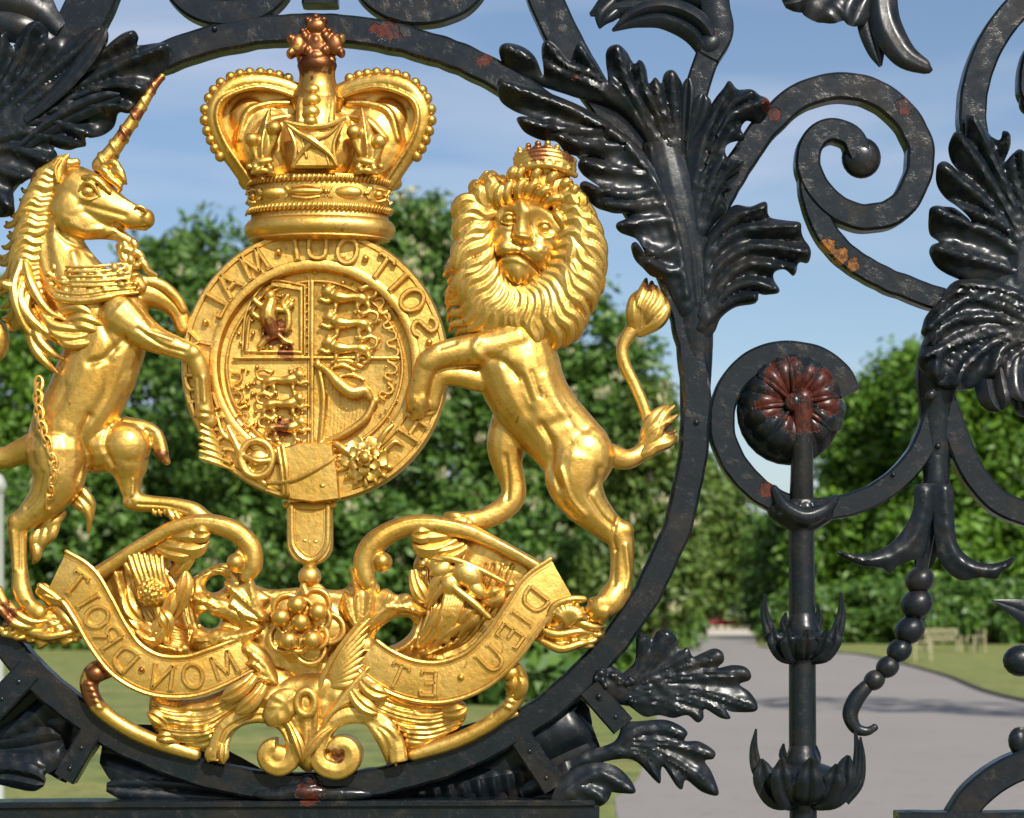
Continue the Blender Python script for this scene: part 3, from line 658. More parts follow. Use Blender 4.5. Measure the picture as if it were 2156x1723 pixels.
# curled leaf at the top
q = G(); q.leaf([(1508, 120, 10, 26), (1465, 60, 22, 36), (1400, 34, 34, 34), (1340, 44, 44, 24), (1288, 74, 52, 3)], 9, .5, .5, 11); q.build('acanthus_leaf', IRON2, gate)
q = G(); q.leaf([(1520, 30, 0, 50), (1420, 0, 10, 60), (1320, 0, 20, 48), (1242, 34, 30, 4)], 9, .4, .35, 11)
q.leaf([(1300, 10, 24, 26), (1270, 40, 32, 20), (1262, 62, 30, 3)], 8, .4, .3, 9); q.build('acanthus_leaf', IRON2, gate)
q = G(); q.ell(1496, 92, 4, 34, 30, 26, -40); q.ell(1520, 66, 4, 14, 24, 20, 10); q.build('knot', IRON2, gate, voxel=3, smooth=2)
# hanging leaf at top right
leafgroup([(1860, -60, 1708, 40, 90, 20, 0, 20), (1850, -40, 1790, 56, 50, 10, 10, 30), (1840, -60, 1650, 6, 60, 10, 0, 20)])
q = G(); q.leaf([(1858, -60, 0, 34), (1860, 20, 10, 34), (1872, 70, 20, 33), (1902, 122, 34, 27), (1945, 150, 48, 14), (1956, 150, 44, 6)], 18, .55, .1, 11)
q.leaf([(1835, -40, 0, 20), (1832, 40, 6, 26), (1846, 100, 8, 20), (1856, 136, 10, 4)], 12, .4, .2, 11); q.build('acanthus_leaf', IRON2, gate)
# right-hand spray and trunk
plate([(1900, 505), (1935, 498), (1985, 545), (2040, 600), (2058, 562), (2082, 575), (2086, 625), (2066, 690), (2100, 655), (2130, 640), (2170, 680), (2250, 720), (2260, 1000), (2260, 1280), (2156, 1250), (2000, 1196), (1900, 1182), (1800, 1135), (1752, 1080), (1758, 1042), (1795, 1022), (1760, 985), (1748, 905), (1768, 876), (1835, 882), (1930, 940), (1870, 880), (1802, 805), (1778, 745), (1788, 698), (1830, 688), (1890, 740), (1850, 680), (1834, 620), (1850, 572), (1882, 558), (1905, 580)],
      [[(2200, 1150), (2080, 900), (1960, 720), (1860, 590)], [(2180, 1120), (2020, 900), (1800, 725)], [(2190, 1150), (2040, 1010), (1775, 905)], [(2180, 1180), (2020, 1120), (1775, 1065)], [(2190, 1000), (2110, 780), (2068, 590)], [(2220, 1000), (2160, 820), (2130, 665)], [(2200, 1100), (2060, 780), (1925, 520)], [(2190, 1140), (2060, 960), (1850, 900)]], 1078, 0, d0=22, curl=30, ridge=15, rw=11, groove=3, thick=18)
plate([(1800, 1260), (1850, 1195), (1950, 1180), (2060, 1195), (2180, 1230), (2260, 1300), (2260, 1500), (2260, 1720), (2190, 1760), (2110, 1740), (2060, 1640), (2010, 1600), (1930, 1640), (1800, 1640), (1700, 1530), (1730, 1440), (1714, 1402), (1740, 1330)],
      [[(2200, 1380), (2050, 1300), (1900, 1270), (1735, 1390)], [(2200, 1300), (2050, 1230), (1870, 1215)], [(2200, 1420), (2080, 1400), (1900, 1440), (1720, 1510)], [(2200, 1440), (2120, 1560), (2110, 1720)], [(2230, 1440), (2200, 1580), (2190, 1740)], [(2180, 1420), (2050, 1480), (2000, 1590)], [(2190, 1340), (2040, 1260), (1850, 1240), (1760, 1310)], [(2190, 1400), (2020, 1350), (1850, 1360), (1740, 1440)], [(2190, 1430), (2040, 1440), (1900, 1540), (1850, 1630)], [(2200, 1440), (2080, 1530), (2060, 1640)], [(2180, 1420), (1990, 1400), (1800, 1480), (1760, 1590)]], 1078, 0, d0=34, curl=20, ridge=15, rw=9, groove=4, thick=22, lump=2)
leafgroup([(2100, 720, 2098, 868, 56, 16, 26, 60), (2160, 720, 2146, 850, 56, 10, 34, 70)])
q = G(); q.tube([(2190, 560, -10, 70), (2100, 650, 0, 66), (2020, 710, 4, 62), (1982, 780, 4, 52), (1974, 860, 2, 36), (1976, 960, 0, 30), (1976, 1030, 0, 28)], flat=.7, seg=16)
q.tube([(2190, 380, 0, 40), (2160, 480, 10, 44), (2150, 600, 10, 50)], flat=.7)
for k in range(26):
    a = random.random(); q.ell(1950+a*110+random.uniform(-10, 20), 820-a*130+random.uniform(-34, 34), 34+random.random()*10, random.uniform(6, 16), random.uniform(6, 14), 9, random.uniform(0, 90))
q.build('stem', IRON2, gate, voxel=3.2, smooth=2)
# pendant flower with strung beads
q = G(); q.tube([(1974, 960, 0, 24), (1974, 1018, 0, 27)], flat=.9, seg=14); q.bar([(1974, 1018, 0), (1974, 1028, 0)], 58, -26, 26, 3, 6, wob=0)
q.tube([(1974, 1028, -4, 34), (1973, 1060, -4, 38), (1972, 1090, -4, 24)], flat=.8, seg=16); q.build('socket', IRON2, gate)
plate([(1700, 325), (1770, 325), (1775, 420), (1752, 520), (1724, 620), (1672, 640), (1622, 660), (1588, 692), (1556, 670), (1480, 664), (1400, 634), (1360, 598), (1440, 612), (1520, 604), (1590, 568), (1640, 515), (1685, 430)],
      [[(1735, 340), (1728, 450), (1680, 560), (1590, 620), (1480, 638), (1370, 602)]], 1078, 861.5, 'petal', d0=26, ridge=6, rw=14, groove=0, thick=12, curl=14)
plate([(1772, 325), (1850, 325), (1858, 430), (1864, 540), (1892, 600), (1950, 642), (2010, 652), (2060, 642), (2108, 622), (2090, 662), (2052, 690), (2030, 716), (1960, 710), (1888, 722), (1830, 684), (1792, 630), (1780, 560), (1772, 470)],
      [[(1812, 340), (1822, 480), (1850, 600), (1930, 670), (2020, 680), (2098, 632)]], 1078, 861.5, 'petal', d0=28, ridge=6, rw=14, groove=0, thick=12, curl=14)
q = G(); q.leaf([(1972, 1070, -20, 20), (1968, 1130, -30, 28), (1960, 1180, -46, 22), (1950, 1220, -50, 3)], 8, .2, .1, 9); q.build('petal', IRON2, gate)
q = G(); q.tube([(1964, 1090, 0, 16), (1948, 1180, 0, 14), (1932, 1280, 0, 11), (1880, 1390, 0, 9), (1840, 1440, 0, 8)], seg=8); q.build('pendant_core', IRON2, gate)
for x, y, r in ((1940, 1222, 32), (1934, 1272, 36), (1919, 1327, 33), (1897, 1370, 28), (1872, 1405, 26), (1844, 1433, 24)):
    q = G(); q.ell(x, y, 4, r, r*.88, r*.9, -38, nu=24, nv=14); q.build('bead', IRON2, gate)
q = G(); q.tube([(1828, 1446, 4, 15), (1806, 1472, 4, 18), (1793, 1505, 4, 17), (1804, 1534, 6, 13), (1826, 1541, 8, 10), (1840, 1535, 10, 8), (1844, 1532, 10, 8)], seg=12, flat=.8); q.build('pendant_hook', IRON2, gate)
# post, collars and leaf cups
q = G(); q.tube([(1688, 840, 34, 22), (1688, 1000, 22, 24), (1689, 1090, 10, 27), (1691, 1300, 6, 28), (1692, 1560, 6, 29), (1694, 1900, 6, 29), (1694, 2880, 6, 29)], seg=20, step=12); q.build('post', RUST, gate)
q = G()
q.tube([(1630, 1030, 16, 10), (1650, 1068, 34, 16), (1690, 1090, 40, 20), (1732, 1075, 34, 16), (1760, 1050, 18, 9)], seg=10)
q.tube([(1640, 1075, 10, 24), (1690, 1096, 14, 30), (1735, 1080, 10, 24)], seg=10); q.ell(1690, 1060, 26, 30, 16, 16)
for k in range(10): q.ell(1640+k*11, 1075+random.uniform(-14, 14), 36, 8, 6, 8, 30*k)
q.build('collar', IRON2, gate, voxel=3, smooth=1)
def cup(y0, y1, w, spikes):
    q = G(); c = 1692
    q.ell(c, y1-(y1-y0)*.42, 6, w*.86, (y1-y0)*.46, w*.8); q.tube([(c, y0-4, 8, 32), (c, y0+14, 8, 38)], seg=16)
    for a in (-1.15, -.55, .02, .6, 1.2):
        a += random.uniform(-.08, .08); s_ = math.sin(a); dz = math.cos(a); up_ = random.uniform(0, 16)
        q.leaf([(c+s_*20, y1+6, 10+dz*22, 10), (c+s_*w*.66, y1-(y1-y0)*.10, 10+dz*w*.6, w*.24), (c+s_*w*.90, y1-(y1-y0)*.5, 10+dz*w*.84, w*.27), (c+s_*w*.95, y0+16+up_, 10+dz*w*.86, w*.17), (c+s_*w*1.0, y0-2+up_, 10+dz*w*.98, 4)], 8, .3, .3, 11, ruffle=.06)
    for x, y, xa, ya in spikes:
        o = 6 if x > c else -6
        q.leaf([(c+(xa-c)*.75, ya+36, 10, 15), (xa, ya, 12, 14), ((x+xa)/2+o, (y+ya)/2, 14, 9), (x, y, 20, 2)], 8, .35, .25, 9)
    q.build('leaf_cup', IRON2, gate)
cup(1312, 1385, 72, [(1611, 1250, 1622, 1330), (1770, 1248, 1764, 1330), (1722, 1275, 1716, 1330), (1655, 1290, 1660, 1330)])
cup(1590, 1690, 98, [(1592, 1535, 1596, 1620), (1800, 1535, 1802, 1640), (1812, 1552, 1806, 1650), (1718, 1570, 1712, 1620), (1650, 1566, 1660, 1610)])
# rosette
q = G(); q.ell(1666, 862, -10, 112, 116, 34, nu=28, nv=14)
cx, cy = 1672, 850
for k in range(8):
    a = 2*math.pi*k/8+.25
    q.leaf([(cx+math.cos(a)*18, cy+math.sin(a)*18, 26, 8), (cx+math.cos(a)*55, cy+math.sin(a)*55, 40, 24), (cx+math.cos(a)*84, cy+math.sin(a)*88, 30, 36), (cx+math.cos(a)*112, cy+math.sin(a)*118, -6, 26)], 12, .3, .25, 11)
    a += .39; q.tube([(cx+math.cos(a)*24, cy+math.sin(a)*24, 36, 4), (cx+math.cos(a)*60, cy+math.sin(a)*60, 44, 5), (cx+math.cos(a)*92, cy+math.sin(a)*95, 30, 4)], seg=8)
q.ell(cx, cy, 36, 24, 22, 16)
q.build('rosette', RUST, gate)
# left top spray
plate([(-90, 160), (0, 158), (34, 146), (62, 205), (108, 122), (160, 106), (204, 130), (212, 190), (245, 158), (330, 152), (372, 124), (430, 122), (464, 150), (452, 210), (482, 182), (525, 150), (572, 144), (592, 170), (586, 200), (650, 190), (716, 200), (704, 290), (650, 345), (612, 430), (552, 486), (508, 490), (474, 545), (402, 592), (372, 592), (366, 622), (310, 642), (252, 632), (222, 618), (246, 660), (216, 712), (160, 748), (112, 780), (60, 800), (72, 900), (0, 918), (-90, 900)],
      [[(-60, 560), (150, 380), (330, 240), (440, 145)], [(-40, 560), (200, 400), (420, 250), (575, 165)], [(-20, 560), (250, 420), (500, 300), (700, 225)], [(0, 560), (280, 440), (480, 380), (630, 400)], [(0, 570), (220, 480), (380, 460), (525, 478)], [(0, 580), (180, 520), (280, 540), (385, 590)], [(-10, 600), (120, 570), (190, 590), (330, 632)], [(-40, 640), (80, 640), (225, 700)], [(-60, 700), (20, 730), (120, 770)], [(-60, 760), (0, 820), (62, 880)], [(-60, 480), (60, 320), (165, 125)], [(-80, 440), (0, 300), (40, 170)], [(-50, 500), (110, 340), (210, 200)]],
      0, 0, d0=28, curl=24, ridge=14, rw=10, groove=3, thick=18)
leafgroup([(60, 260, 232, 72, 30, 14, 48, 66), (40, 330, 262, 214, 30, -16, 46, 62)])
q = G(); q.leaf([(110, 70, -10, 40), (50, 30, 0, 60), (-20, 20, 0, 60), (-80, 40, 0, 40)], 9, .3, .2); q.leaf([(100, 50, -10, 30), (40, -20, 0, 50), (-40, -60, 0, 40)], 9, .3, .2); q.build('acanthus_leaf', IRON2, gate)
q = G(); q.tube([(-60, 400, -6, 60), (0, 320, -4, 50), (80, 230, -10, 34), (140, 150, -16, 20)], flat=.6, seg=14); q.build('stem', IRON2, gate)
# lower right leaves
plate([(518, 1060), (524, 962), (548, 940), (590, 968), (612, 935), (652, 928), (692, 960), (706, 1016), (740, 1004), (762, 1042), (800, 1028), (852, 1008), (886, 1024), (892, 1062), (868, 1090), (930, 1078), (982, 1086), (1006, 1116), (1000, 1142), (960, 1160), (1002, 1192), (1032, 1240), (1022, 1274), (930, 1276), (902, 1266), (920, 1302), (880, 1302), (812, 1264), (806, 1302), (780, 1320), (738, 1290), (680, 1302), (620, 1290), (560, 1296), (500, 1256), (440, 1210), (420, 1150), (470, 1110)],
      [[(480, 1200), (620, 1180), (800, 1190), (1020, 1255)], [(490, 1190), (640, 1140), (820, 1120), (995, 1112)], [(500, 1180), (620, 1110), (740, 1070), (880, 1040)], [(500, 1170), (580, 1080), (650, 950)], [(490, 1160), (530, 1070), (550, 960)], [(520, 1210), (680, 1210), (800, 1240), (905, 1290)], [(520, 1225), (640, 1240), (790, 1305)], [(600, 1130), (690, 1080), (740, 1020)]], 1078, 861.5, d0=14, curl=10, ridge=8, rw=12, groove=4, thick=12)
q = G(); q.tube([(1262, 1425, 4, 36), (1300, 1450, 8, 34), (1345, 1472, 6, 20)], flat=.6, seg=12)
for k in range(16): q.ell(1252+random.random()*80, 1412+random.random()*66, 26, random.uniform(5, 11), random.uniform(5, 10), 8)
q.build('leaf_base', IRON2, gate, voxel=3, smooth=1)
plate([(430, 1400), (470, 1325), (540, 1314), (640, 1308), (704, 1330), (738, 1362), (726, 1396), (790, 1400), (852, 1440), (846, 1472), (812, 1482), (842, 1532), (868, 1622), (800, 1612), (732, 1562), (716, 1598), (692, 1588), (634, 1506), (624, 1572), (600, 1562), (520, 1484), (440, 1476), (330, 1500), (250, 1510), (300, 1450)],
      [[(420, 1420), (560, 1430), (700, 1490), (860, 1610)], [(450, 1410), (600, 1400), (740, 1420), (845, 1455)], [(460, 1430), (580, 1460), (650, 1520), (708, 1590)], [(440, 1440), (540, 1470), (612, 1565)], [(440, 1400), (540, 1350), (640, 1340), (730, 1370)]], 1078, 861.5, d0=20, curl=10, ridge=11, rw=12, groove=4, thick=14)
plate([(180, 1600), (250, 1520), (340, 1488), (430, 1500), (492, 1552), (518, 1612), (450, 1616), (400, 1612), (395, 1650), (340, 1668), (180, 1670)],
      [[(220, 1620), (340, 1540), (430, 1560), (505, 1605)], [(220, 1640), (300, 1600), (390, 1640)]], 1078, 861.5, d0=26, curl=10, ridge=10, rw=10, groove=3, thick=14)
# dark leaves lying between ring and rail
leafgroup([(600, 1690, 215, 1662, 50, 4, -40, -24), (560, 1680, 200, 1590, 110, 14, -60, -40), (90, 1640, 150, 1480, 100, 10, -60, -46), (-60, 1560, 110, 1430, 90, 10, -56, -40)])
leafgroup([(-60, 1640, 90, 1650, 46, -12, -20, 6), (-40, 1580, 120, 1560, 90, 10, -46, -26), (-60, 1610, 90, 1620, 50, 6, -30, -10)])
leafgroup([(760, 1700, 1180, 1590, 130, -26, -60, -44), (1000, 1700, 1260, 1560, 150, -10, -60, -40), (1060, 1700, 1230, 1480, 100, -10, -64, -50), (1100, 1690, 1290, 1640, 90, 0, -40, -20)])
# ------------------------------------------------------------ the gilded coat of arms
arms = empty('coat_of_arms', (0, 0, 0))
tag(arms, 'gilded coat of arms with crown, lion and unicorn inside the iron ring', 'coat of arms')
def Q(): return MB(40)
# ---- stroke lettering (cast letters, raised)
GL = {
 'H': (.72, [[(0, 0), (0, 1)], [(.72, 0), (.72, 1)], [(0, .5), (.72, .5)]]), 'O': (.8, 'O'), 'N': (.75, [[(0, 0), (0, 1)], [(0, 1), (.75, 0)], [(.75, 0), (.75, 1)]]),
 'I': (.08, [[(.04, 0), (.04, 1)]]), 'S': (.6, [[(.58, .82), (.45, .97), (.2, 1), (.03, .85), (.05, .65), (.3, .5), (.52, .38), (.58, .18), (.42, .02), (.15, 0), (0, .16)]]),
 'T': (.7, [[(.35, 0), (.35, 1)], [(0, .88), (.02, 1), (.68, 1), (.7, .88)]]), 'Q': (.8, 'Q'), 'U': (.7, [[(0, 1), (0, .3), (.12, .06), (.35, 0), (.58, .06), (.7, .3), (.7, 1)]]),
 'M': (.9, [[(0, 0), (.08, 1)], [(.08, 1), (.45, .1)], [(.45, .1), (.82, 1)], [(.82, 1), (.9, 0)]]), 'A': (.75, [[(0, 0), (.375, 1)], [(.375, 1), (.75, 0)], [(.14, .36), (.61, .36)]]),
 'L': (.58, [[(0, 1), (0, 0), (.56, 0), (.58, .18)]]), 'Y': (.7, [[(0, 1), (.35, .5), (.7, 1)], [(.35, .5), (.35, 0)]]),
 'P': (.6, [[(0, 0), (0, 1)], [(0, 1), (.35, 1), (.58, .88), (.58, .62), (.35, .5), (0, .5)]]), 'E': (.6, [[(0, 0), (0, 1)], [(.58, .86), (.58, 1), (0, 1)], [(0, .52), (.42, .52)], [(0, 0), (.6, 0), (.6, .15)]]),
 'D': (.7, [[(0, 0), (0, 1)], [(0, 1), (.35, .98), (.65, .8), (.7, .5), (.65, .2), (.35, .02), (0, 0)]]), 'R': (.65, [[(0, 0), (0, 1)], [(0, 1), (.35, 1), (.56, .88), (.56, .64), (.35, .52), (0, .52)], [(.3, .52), (.66, 0)]]),
 '.': (.0, 'dot')}
SERIF = {'H': [(0, 0), (0, 1), (.72, 0), (.72, 1)], 'N': [(0, 0), (0, 1), (.75, 1)], 'I': [(.04, 0), (.04, 1)], 'T': [(.35, 0)], 'U': [(0, 1), (.7, 1)], 'M': [(0, 0), (.9, 0)], 'A': [(0, 0), (.75, 0)], 'L': [(0, 1)], 'P': [(0, 0)], 'R': [(0, 0)], 'Y': [(.35, 0)], 'E': [], 'D': []}
def glyph(q, ch, cx, cy, up, right, h, d, r=4.4):
    """letter centred at (cx,cy); up/right unit vectors in the plate; right already points to the mirrored side"""
    wd, st = GL[ch]; wd0 = wd
    def M(x, y): return (cx+right[0]*(x-wd/2)*h+up[0]*(y-.5)*h, cy+right[1]*(x-wd/2)*h+up[1]*(y-.5)*h)
    if st == 'dot': q.ell(cx, cy, d+2, 7.5, 7.5, 9); return
    if st in ('O', 'Q'):
        pts = [M(.4+.4*math.cos(a), .5+.5*math.sin(a)) for a in np.linspace(0, 2*math.pi, 14)[:-1]]
        P = cr_path([(x, y, d) for x, y in pts], 5, True); q.sweep(P[:, :3], [(-r, -6), (r, -6), (r, 6.5), (r*.5, 9), (-r*.5, 9), (-r, 6.5)], True)
        if st == 'Q': q.tube([(*M(.5, .22), d+1, r), (*M(.7, .02), d+1, r), (*M(.9, -.05), d, r*.6)], seg=8, step=4)
        return
    for s_ in st:
        P = [(*M(x, y), d) for x, y in s_]
        P = cr_path(P, 4) if len(s_) > 4 else np.array(P)
        T = P[-1]-P[0]
        q.sweep(P, [(-r, -6), (r, -6), (r, 6.5), (r*.5, 9), (-r*.5, 9), (-r, 6.5)])
    for x, y in SERIF.get(ch, []):
        a = M(x-.13, y); b_ = M(x+.13, y); q.sweep(np.array([(*a, d), (*b_, d)]), [(-2.6, -6), (2.6, -6), (2.6, 6), (-2.6, 6)])

# ================= crown
crown = empty('crown', parent=arms)
CX = 669
def hring(y, R, Rd, d0=0, n=40, a0=-90, a1=90):      # half ring lying level, bulging to the viewer
    return [(CX+R*math.sin(math.radians(a)), y, d0+Rd*math.cos(math.radians(a))) for a in np.linspace(a0, a1, n)]
# drum of the base: a solid half-round
q = Q()
def hlathe(q, prof, Rd=.5, n=36, cx=CX, dd=0):
    V = []; F = []; m = len(prof)
    for r, y in prof:
        for a in np.linspace(-100, 100, n): V.append((cx+r*math.sin(math.radians(a)), y, dd+r*Rd*math.cos(math.radians(a))))
    for i in range(m-1):
        for j in range(n-1): F.append((i*n+j, i*n+j+1, (i+1)*n+j+1, (i+1)*n+j))
        F.append((i*n+n-1, i*n, (i+1)*n, (i+1)*n+n-1))
    F.append(tuple(range(n))); F.append(tuple((m-1)*n+j for j in range(n))); q.add(V, F)
hlathe(q, [(146, 372), (150, 380), (150, 432), (144, 440), (146, 446), (150, 500), (130, 505)])
q.build('base_band', GOLD, crown)
q = Q(); P = [(x, 478, d-4, 24) for x, _, d in hring(0, 134, 62)]; q.tube(P, seg=16, step=12, flat=1.15); q.build('base_roll', GOLD, crown)
for y in (381, 440):
    q = Q(); q.tube([(x, y, d, 5.5) for x, _, d in hring(0, 150, 77)], seg=8)
    for a in np.linspace(-88, 88, 46):
        t = math.radians(a); q.ell(CX+154*math.sin(t), y+1, 79*math.cos(t), 5.2*max(.5, math.cos(t)), 8.5, 6, 28)
    q.build('rope_band', GOLD, crown)
q = Q()
for a, w, h, k in ((-66, 16, 12, 0), (-36, 34, 13, 1), (-8, 40, 11, 2), (26, 34, 13, 1), (58, 22, 12, 2), (-84, 8, 10, 0), (80, 9, 12, 0)):
    t = math.radians(a); x, d = CX+150*math.sin(t), 76*math.cos(t)
    if k == 1: q.ell(x, 411, d, w*max(.4, math.cos(t)), h, 9)
    else:
        q.ell(x, 411, d, w*max(.4, math.cos(t)), h*.75, 9); q.tube([(x-w*.7, 402, d, 3), (x, 398, d+3, 3), (x+w*.7, 402, d, 3)], seg=6); q.tube([(x-w*.7, 421, d, 3), (x, 425, d+3, 3), (x+w*.7, 421, d, 3)], seg=6)
for a in (-76, -52, -50, -22, 8, 10, 43, 45, 72):
    t = math.radians(a); x, d = CX+150*math.sin(t), 76*math.cos(t)
    q.tube([(x-7, 400, d, 2.6), (x+7, 422, d, 2.6)], seg=6); q.tube([(x+7, 400, d, 2.6), (x-7, 422, d, 2.6)], seg=6); q.ball(x, 411, d+3, 5)
q.build('jewels', GOLD, crown)
# cap inside the arches
q = Q()
capo = [(524, 392), (500, 345), (466, 292), (450, 240), (462, 196), (500, 176), (560, 178), (620, 184), (669, 188), (718, 184), (778, 176), (838, 176), (876, 200), (888, 240), (872, 292), (838, 345), (816, 392)]
q.prism([p[:2] for p in cr_path([(a, b_, 0) for a, b_ in capo], 12, True)], -22, 12, 6)
q.ell(560, 300, 4, 76, 92, 34, -18); q.ell(778, 300, 4, 76, 92, 34, 18); q.ell(669, 300, 14, 92, 84, 44)
q.ell(520, 240, 4, 44, 46, 22, 20); q.ell(815, 240, 4, 44, 46, 22, -20)
for s_ in (-1, 1):
    q.tube([(CX+s_*60, 210, 16, 5), (CX+s_*110, 215, 22, 7), (CX+s_*150, 235, 26, 8), (CX+s_*168, 290, 26, 6)], seg=8)
    q.tube([(CX+s_*60, 240, 24, 5), (CX+s_*105, 255, 34, 9), (CX+s_*140, 290, 36, 7)], seg=8)
q.build('cap', GOLD, crown, voxel=2.6, smooth=3)
# arches
def arch(s_):
    pts = [(CX+s_*38, 188), (CX+s_*85, 172), (CX+s_*140, 168), (CX+s_*186, 182), (CX+s_*214, 214), (CX+s_*221, 250), (CX+s_*205, 296), (CX+s_*176, 340), (CX+s_*148, 380)]
    q = Q(); q.tube([(x, y, 4+26*math.sin(i/8*3.1), 19 if i < 7 else 16) for i, (x, y) in enumerate(pts)], flat=.95, seg=14)
    inner = [(x-s_*(0 if i < 2 else 10), y+(16 if i < 4 else 4)) for i, (x, y) in enumerate(pts)]
    q.tube([(x, y, 24+24*math.sin(i/8*3.1), 5) for i, (x, y) in enumerate(inner)], seg=8)
    q.tube([(x, y, 12+24*math.sin(i/8*3.1), 6) for i, (x, y) in enumerate([(x+s_*8, y-8) for x, y in pts])], seg=8)
    q.build('arch', GOLD, crown, voxel=2.4, smooth=2)
    P = cr_path([(x, y, 0) for x, y in pts], 3)
    L = np.concatenate([[0], np.cumsum(np.linalg.norm(np.diff(P[:, :2], axis=0), axis=1))])
    T = np.gradient(P[:, :2], axis=0); T /= np.linalg.norm(T, axis=1, keepdims=True)
    q = Q(); k = 15; dist_ = 34
    while dist_ < L[-1]-70:
        i = int(np.searchsorted(L, dist_)); nx, ny = T[i, 1]*s_, -T[i, 0]*s_
        dd = 8+26*math.sin(i/len(P)*3.1); q.ell(P[i, 0]+nx*18, P[i, 1]+ny*18, dd, 11.5, 11.5, 13); dist_ += 18
    q.build('pearls', GOLD, crown)
arch(-1); arch(1)
# middle arch coming forward
q = Q()
q.tube([(CX, 180, 26, 30), (CX, 215, 58, 32), (CX, 262, 80, 32), (CX, 320, 88, 28)], flat=.45, seg=14)
for s_ in (-1, 1): q.tube([(CX+s_*30, 184, 26, 8), (CX+s_*33, 220, 60, 9), (CX+s_*32, 268, 84, 9)], seg=10)
q.build('middle_arch', GOLD, crown, voxel=2.4, smooth=2)
q = Q()
for y, r, d in ((196, 17, 60), (222, 19, 78), (250, 19, 90), (272, 15, 98)): q.ell(CX-8, y, d, r, r*.8, 14)
q.build('pearls', GOLD, crown)
# cross pattee and fleurs on the circlet
q = Q()
cz = 92
q.prism([(606, 272), (640, 282), (669, 284), (700, 280), (730, 264), (716, 300), (706, 345), (712, 366), (624, 366), (632, 345), (622, 300)], cz-20, cz+4, 5)
q.tube([(606, 272, cz+4, 5), (640, 281, cz+8, 6), (669, 283, cz+9, 6), (700, 279, cz+8, 6), (730, 264, cz+4, 5)], seg=8)
q.tube([(606, 272, cz+4, 4), (636, 296, cz+8, 5), (665, 313, cz+12, 8), (700, 340, cz+8, 5), (714, 362, cz+4, 4)], seg=8)
q.tube([(724, 270, cz+4, 3), (700, 296, cz+6, 4), (668, 312, cz+10, 5), (640, 338, cz+6, 5), (622, 364, cz+4, 4)], seg=8)
q.tube([(610, 276, cz+2, 4), (628, 320, cz+6, 4), (624, 364, cz+2, 4)], seg=8); q.tube([(728, 270, cz+2, 4), (708, 318, cz+6, 4), (714, 364, cz+2, 4)], seg=8)
q.ball(667, 313, cz+10, 9); q.tube([(640, 300, cz+4, 3), (652, 345, cz+6, 3)], seg=6); q.tube([(690, 330, cz+4, 3), (700, 362, cz+6, 3)], seg=6)
q.build('cross_ornament', GOLD, crown)
for s_, xs in ((-1, (535, 582)), (1, (748, 800))):
    q = Q(); zb = 56
    c = sum(xs)/2
    q.leaf([(c, 372, zb, 14), (c+s_*2, 320, zb+10, 20), (c-s_*6, 262, zb+8, 10), (c-s_*12, 230, zb, 2)], 10, .5, -.3, 9)
    for j, x in enumerate(xs):
        y = (302, 278)[j] if s_ < 0 else (286, 306)[j]
        q.ell(x, y, zb+16, 17, 15, 15); q.tube([(x, y+8, zb+10, 12), (x+(c-x)*.3, y+34, zb+8, 9), (c, y+62, zb+6, 7)], seg=8)
    q.ell(c, 350, zb+22, 24, 9, 9, 12*s_); q.ball(c-16, 362, zb+22, 8); q.ball(c+16, 364, zb+22, 8); q.ball(c+30*s_, 358, zb+12, 7); q.tube([(c-22, 372, zb+20, 5), (c, 368, zb+24, 6), (c+22, 374, zb+20, 5)], seg=8)
    q.build('fleur_ornament', GOLD, crown, voxel=2.2, smooth=1)
# orb and cross on top
q = Q(); q.tube([(CX-2, 205, 26, 58), (CX-2, 185, 28, 46), (CX-2, 168, 30, 39), (CX-2, 150, 32, 38), (CX-2, 138, 34, 42), (CX-2, 130, 34, 40)], flat=.8, seg=18)
for a in (-26, -9, 9, 26): q.tube([(CX-2+a, 146, 62-abs(a)*.5, 3), (CX-2+a*1.05, 172, 60-abs(a)*.5, 3)], seg=6); q.build('orb_stem', GOLD, crown)
q = Q(); oz = 48
q.ell(666, 98, oz, 26, 30, 18)
for x, y, rx, ry, rr in ((628, 100, 19, 24, 0), (706, 98, 19, 24, 0), (667, 60, 22, 17, 0), (667, 124, 20, 14, 0), (614, 118, 10, 11, 0), (614, 86, 9, 10, 0), (645, 84, 10, 12, 20), (688, 82, 10, 12, -20), (640, 72, 8, 8, 0), (695, 72, 8, 8, 0), (667, 42, 9, 8, 0), (650, 48, 8, 8, 0), (684, 48, 8, 8, 0), (650, 112, 10, 12, 0), (686, 112, 10, 12, 0), (720, 116, 9, 11, 0), (720, 86, 9, 10, 0), (667, 92, 12, 14, 0)):
    q.ell(x, y, oz+6, rx, ry, 14, rr)
q.tube([(634, 128, oz-4, 9), (650, 134, oz, 9), (667, 136, oz+2, 9), (684, 134, oz, 9), (700, 128, oz-4, 9)], seg=10)
q.build('cross_finial', GOLD, crown, voxel=2.4, smooth=2)

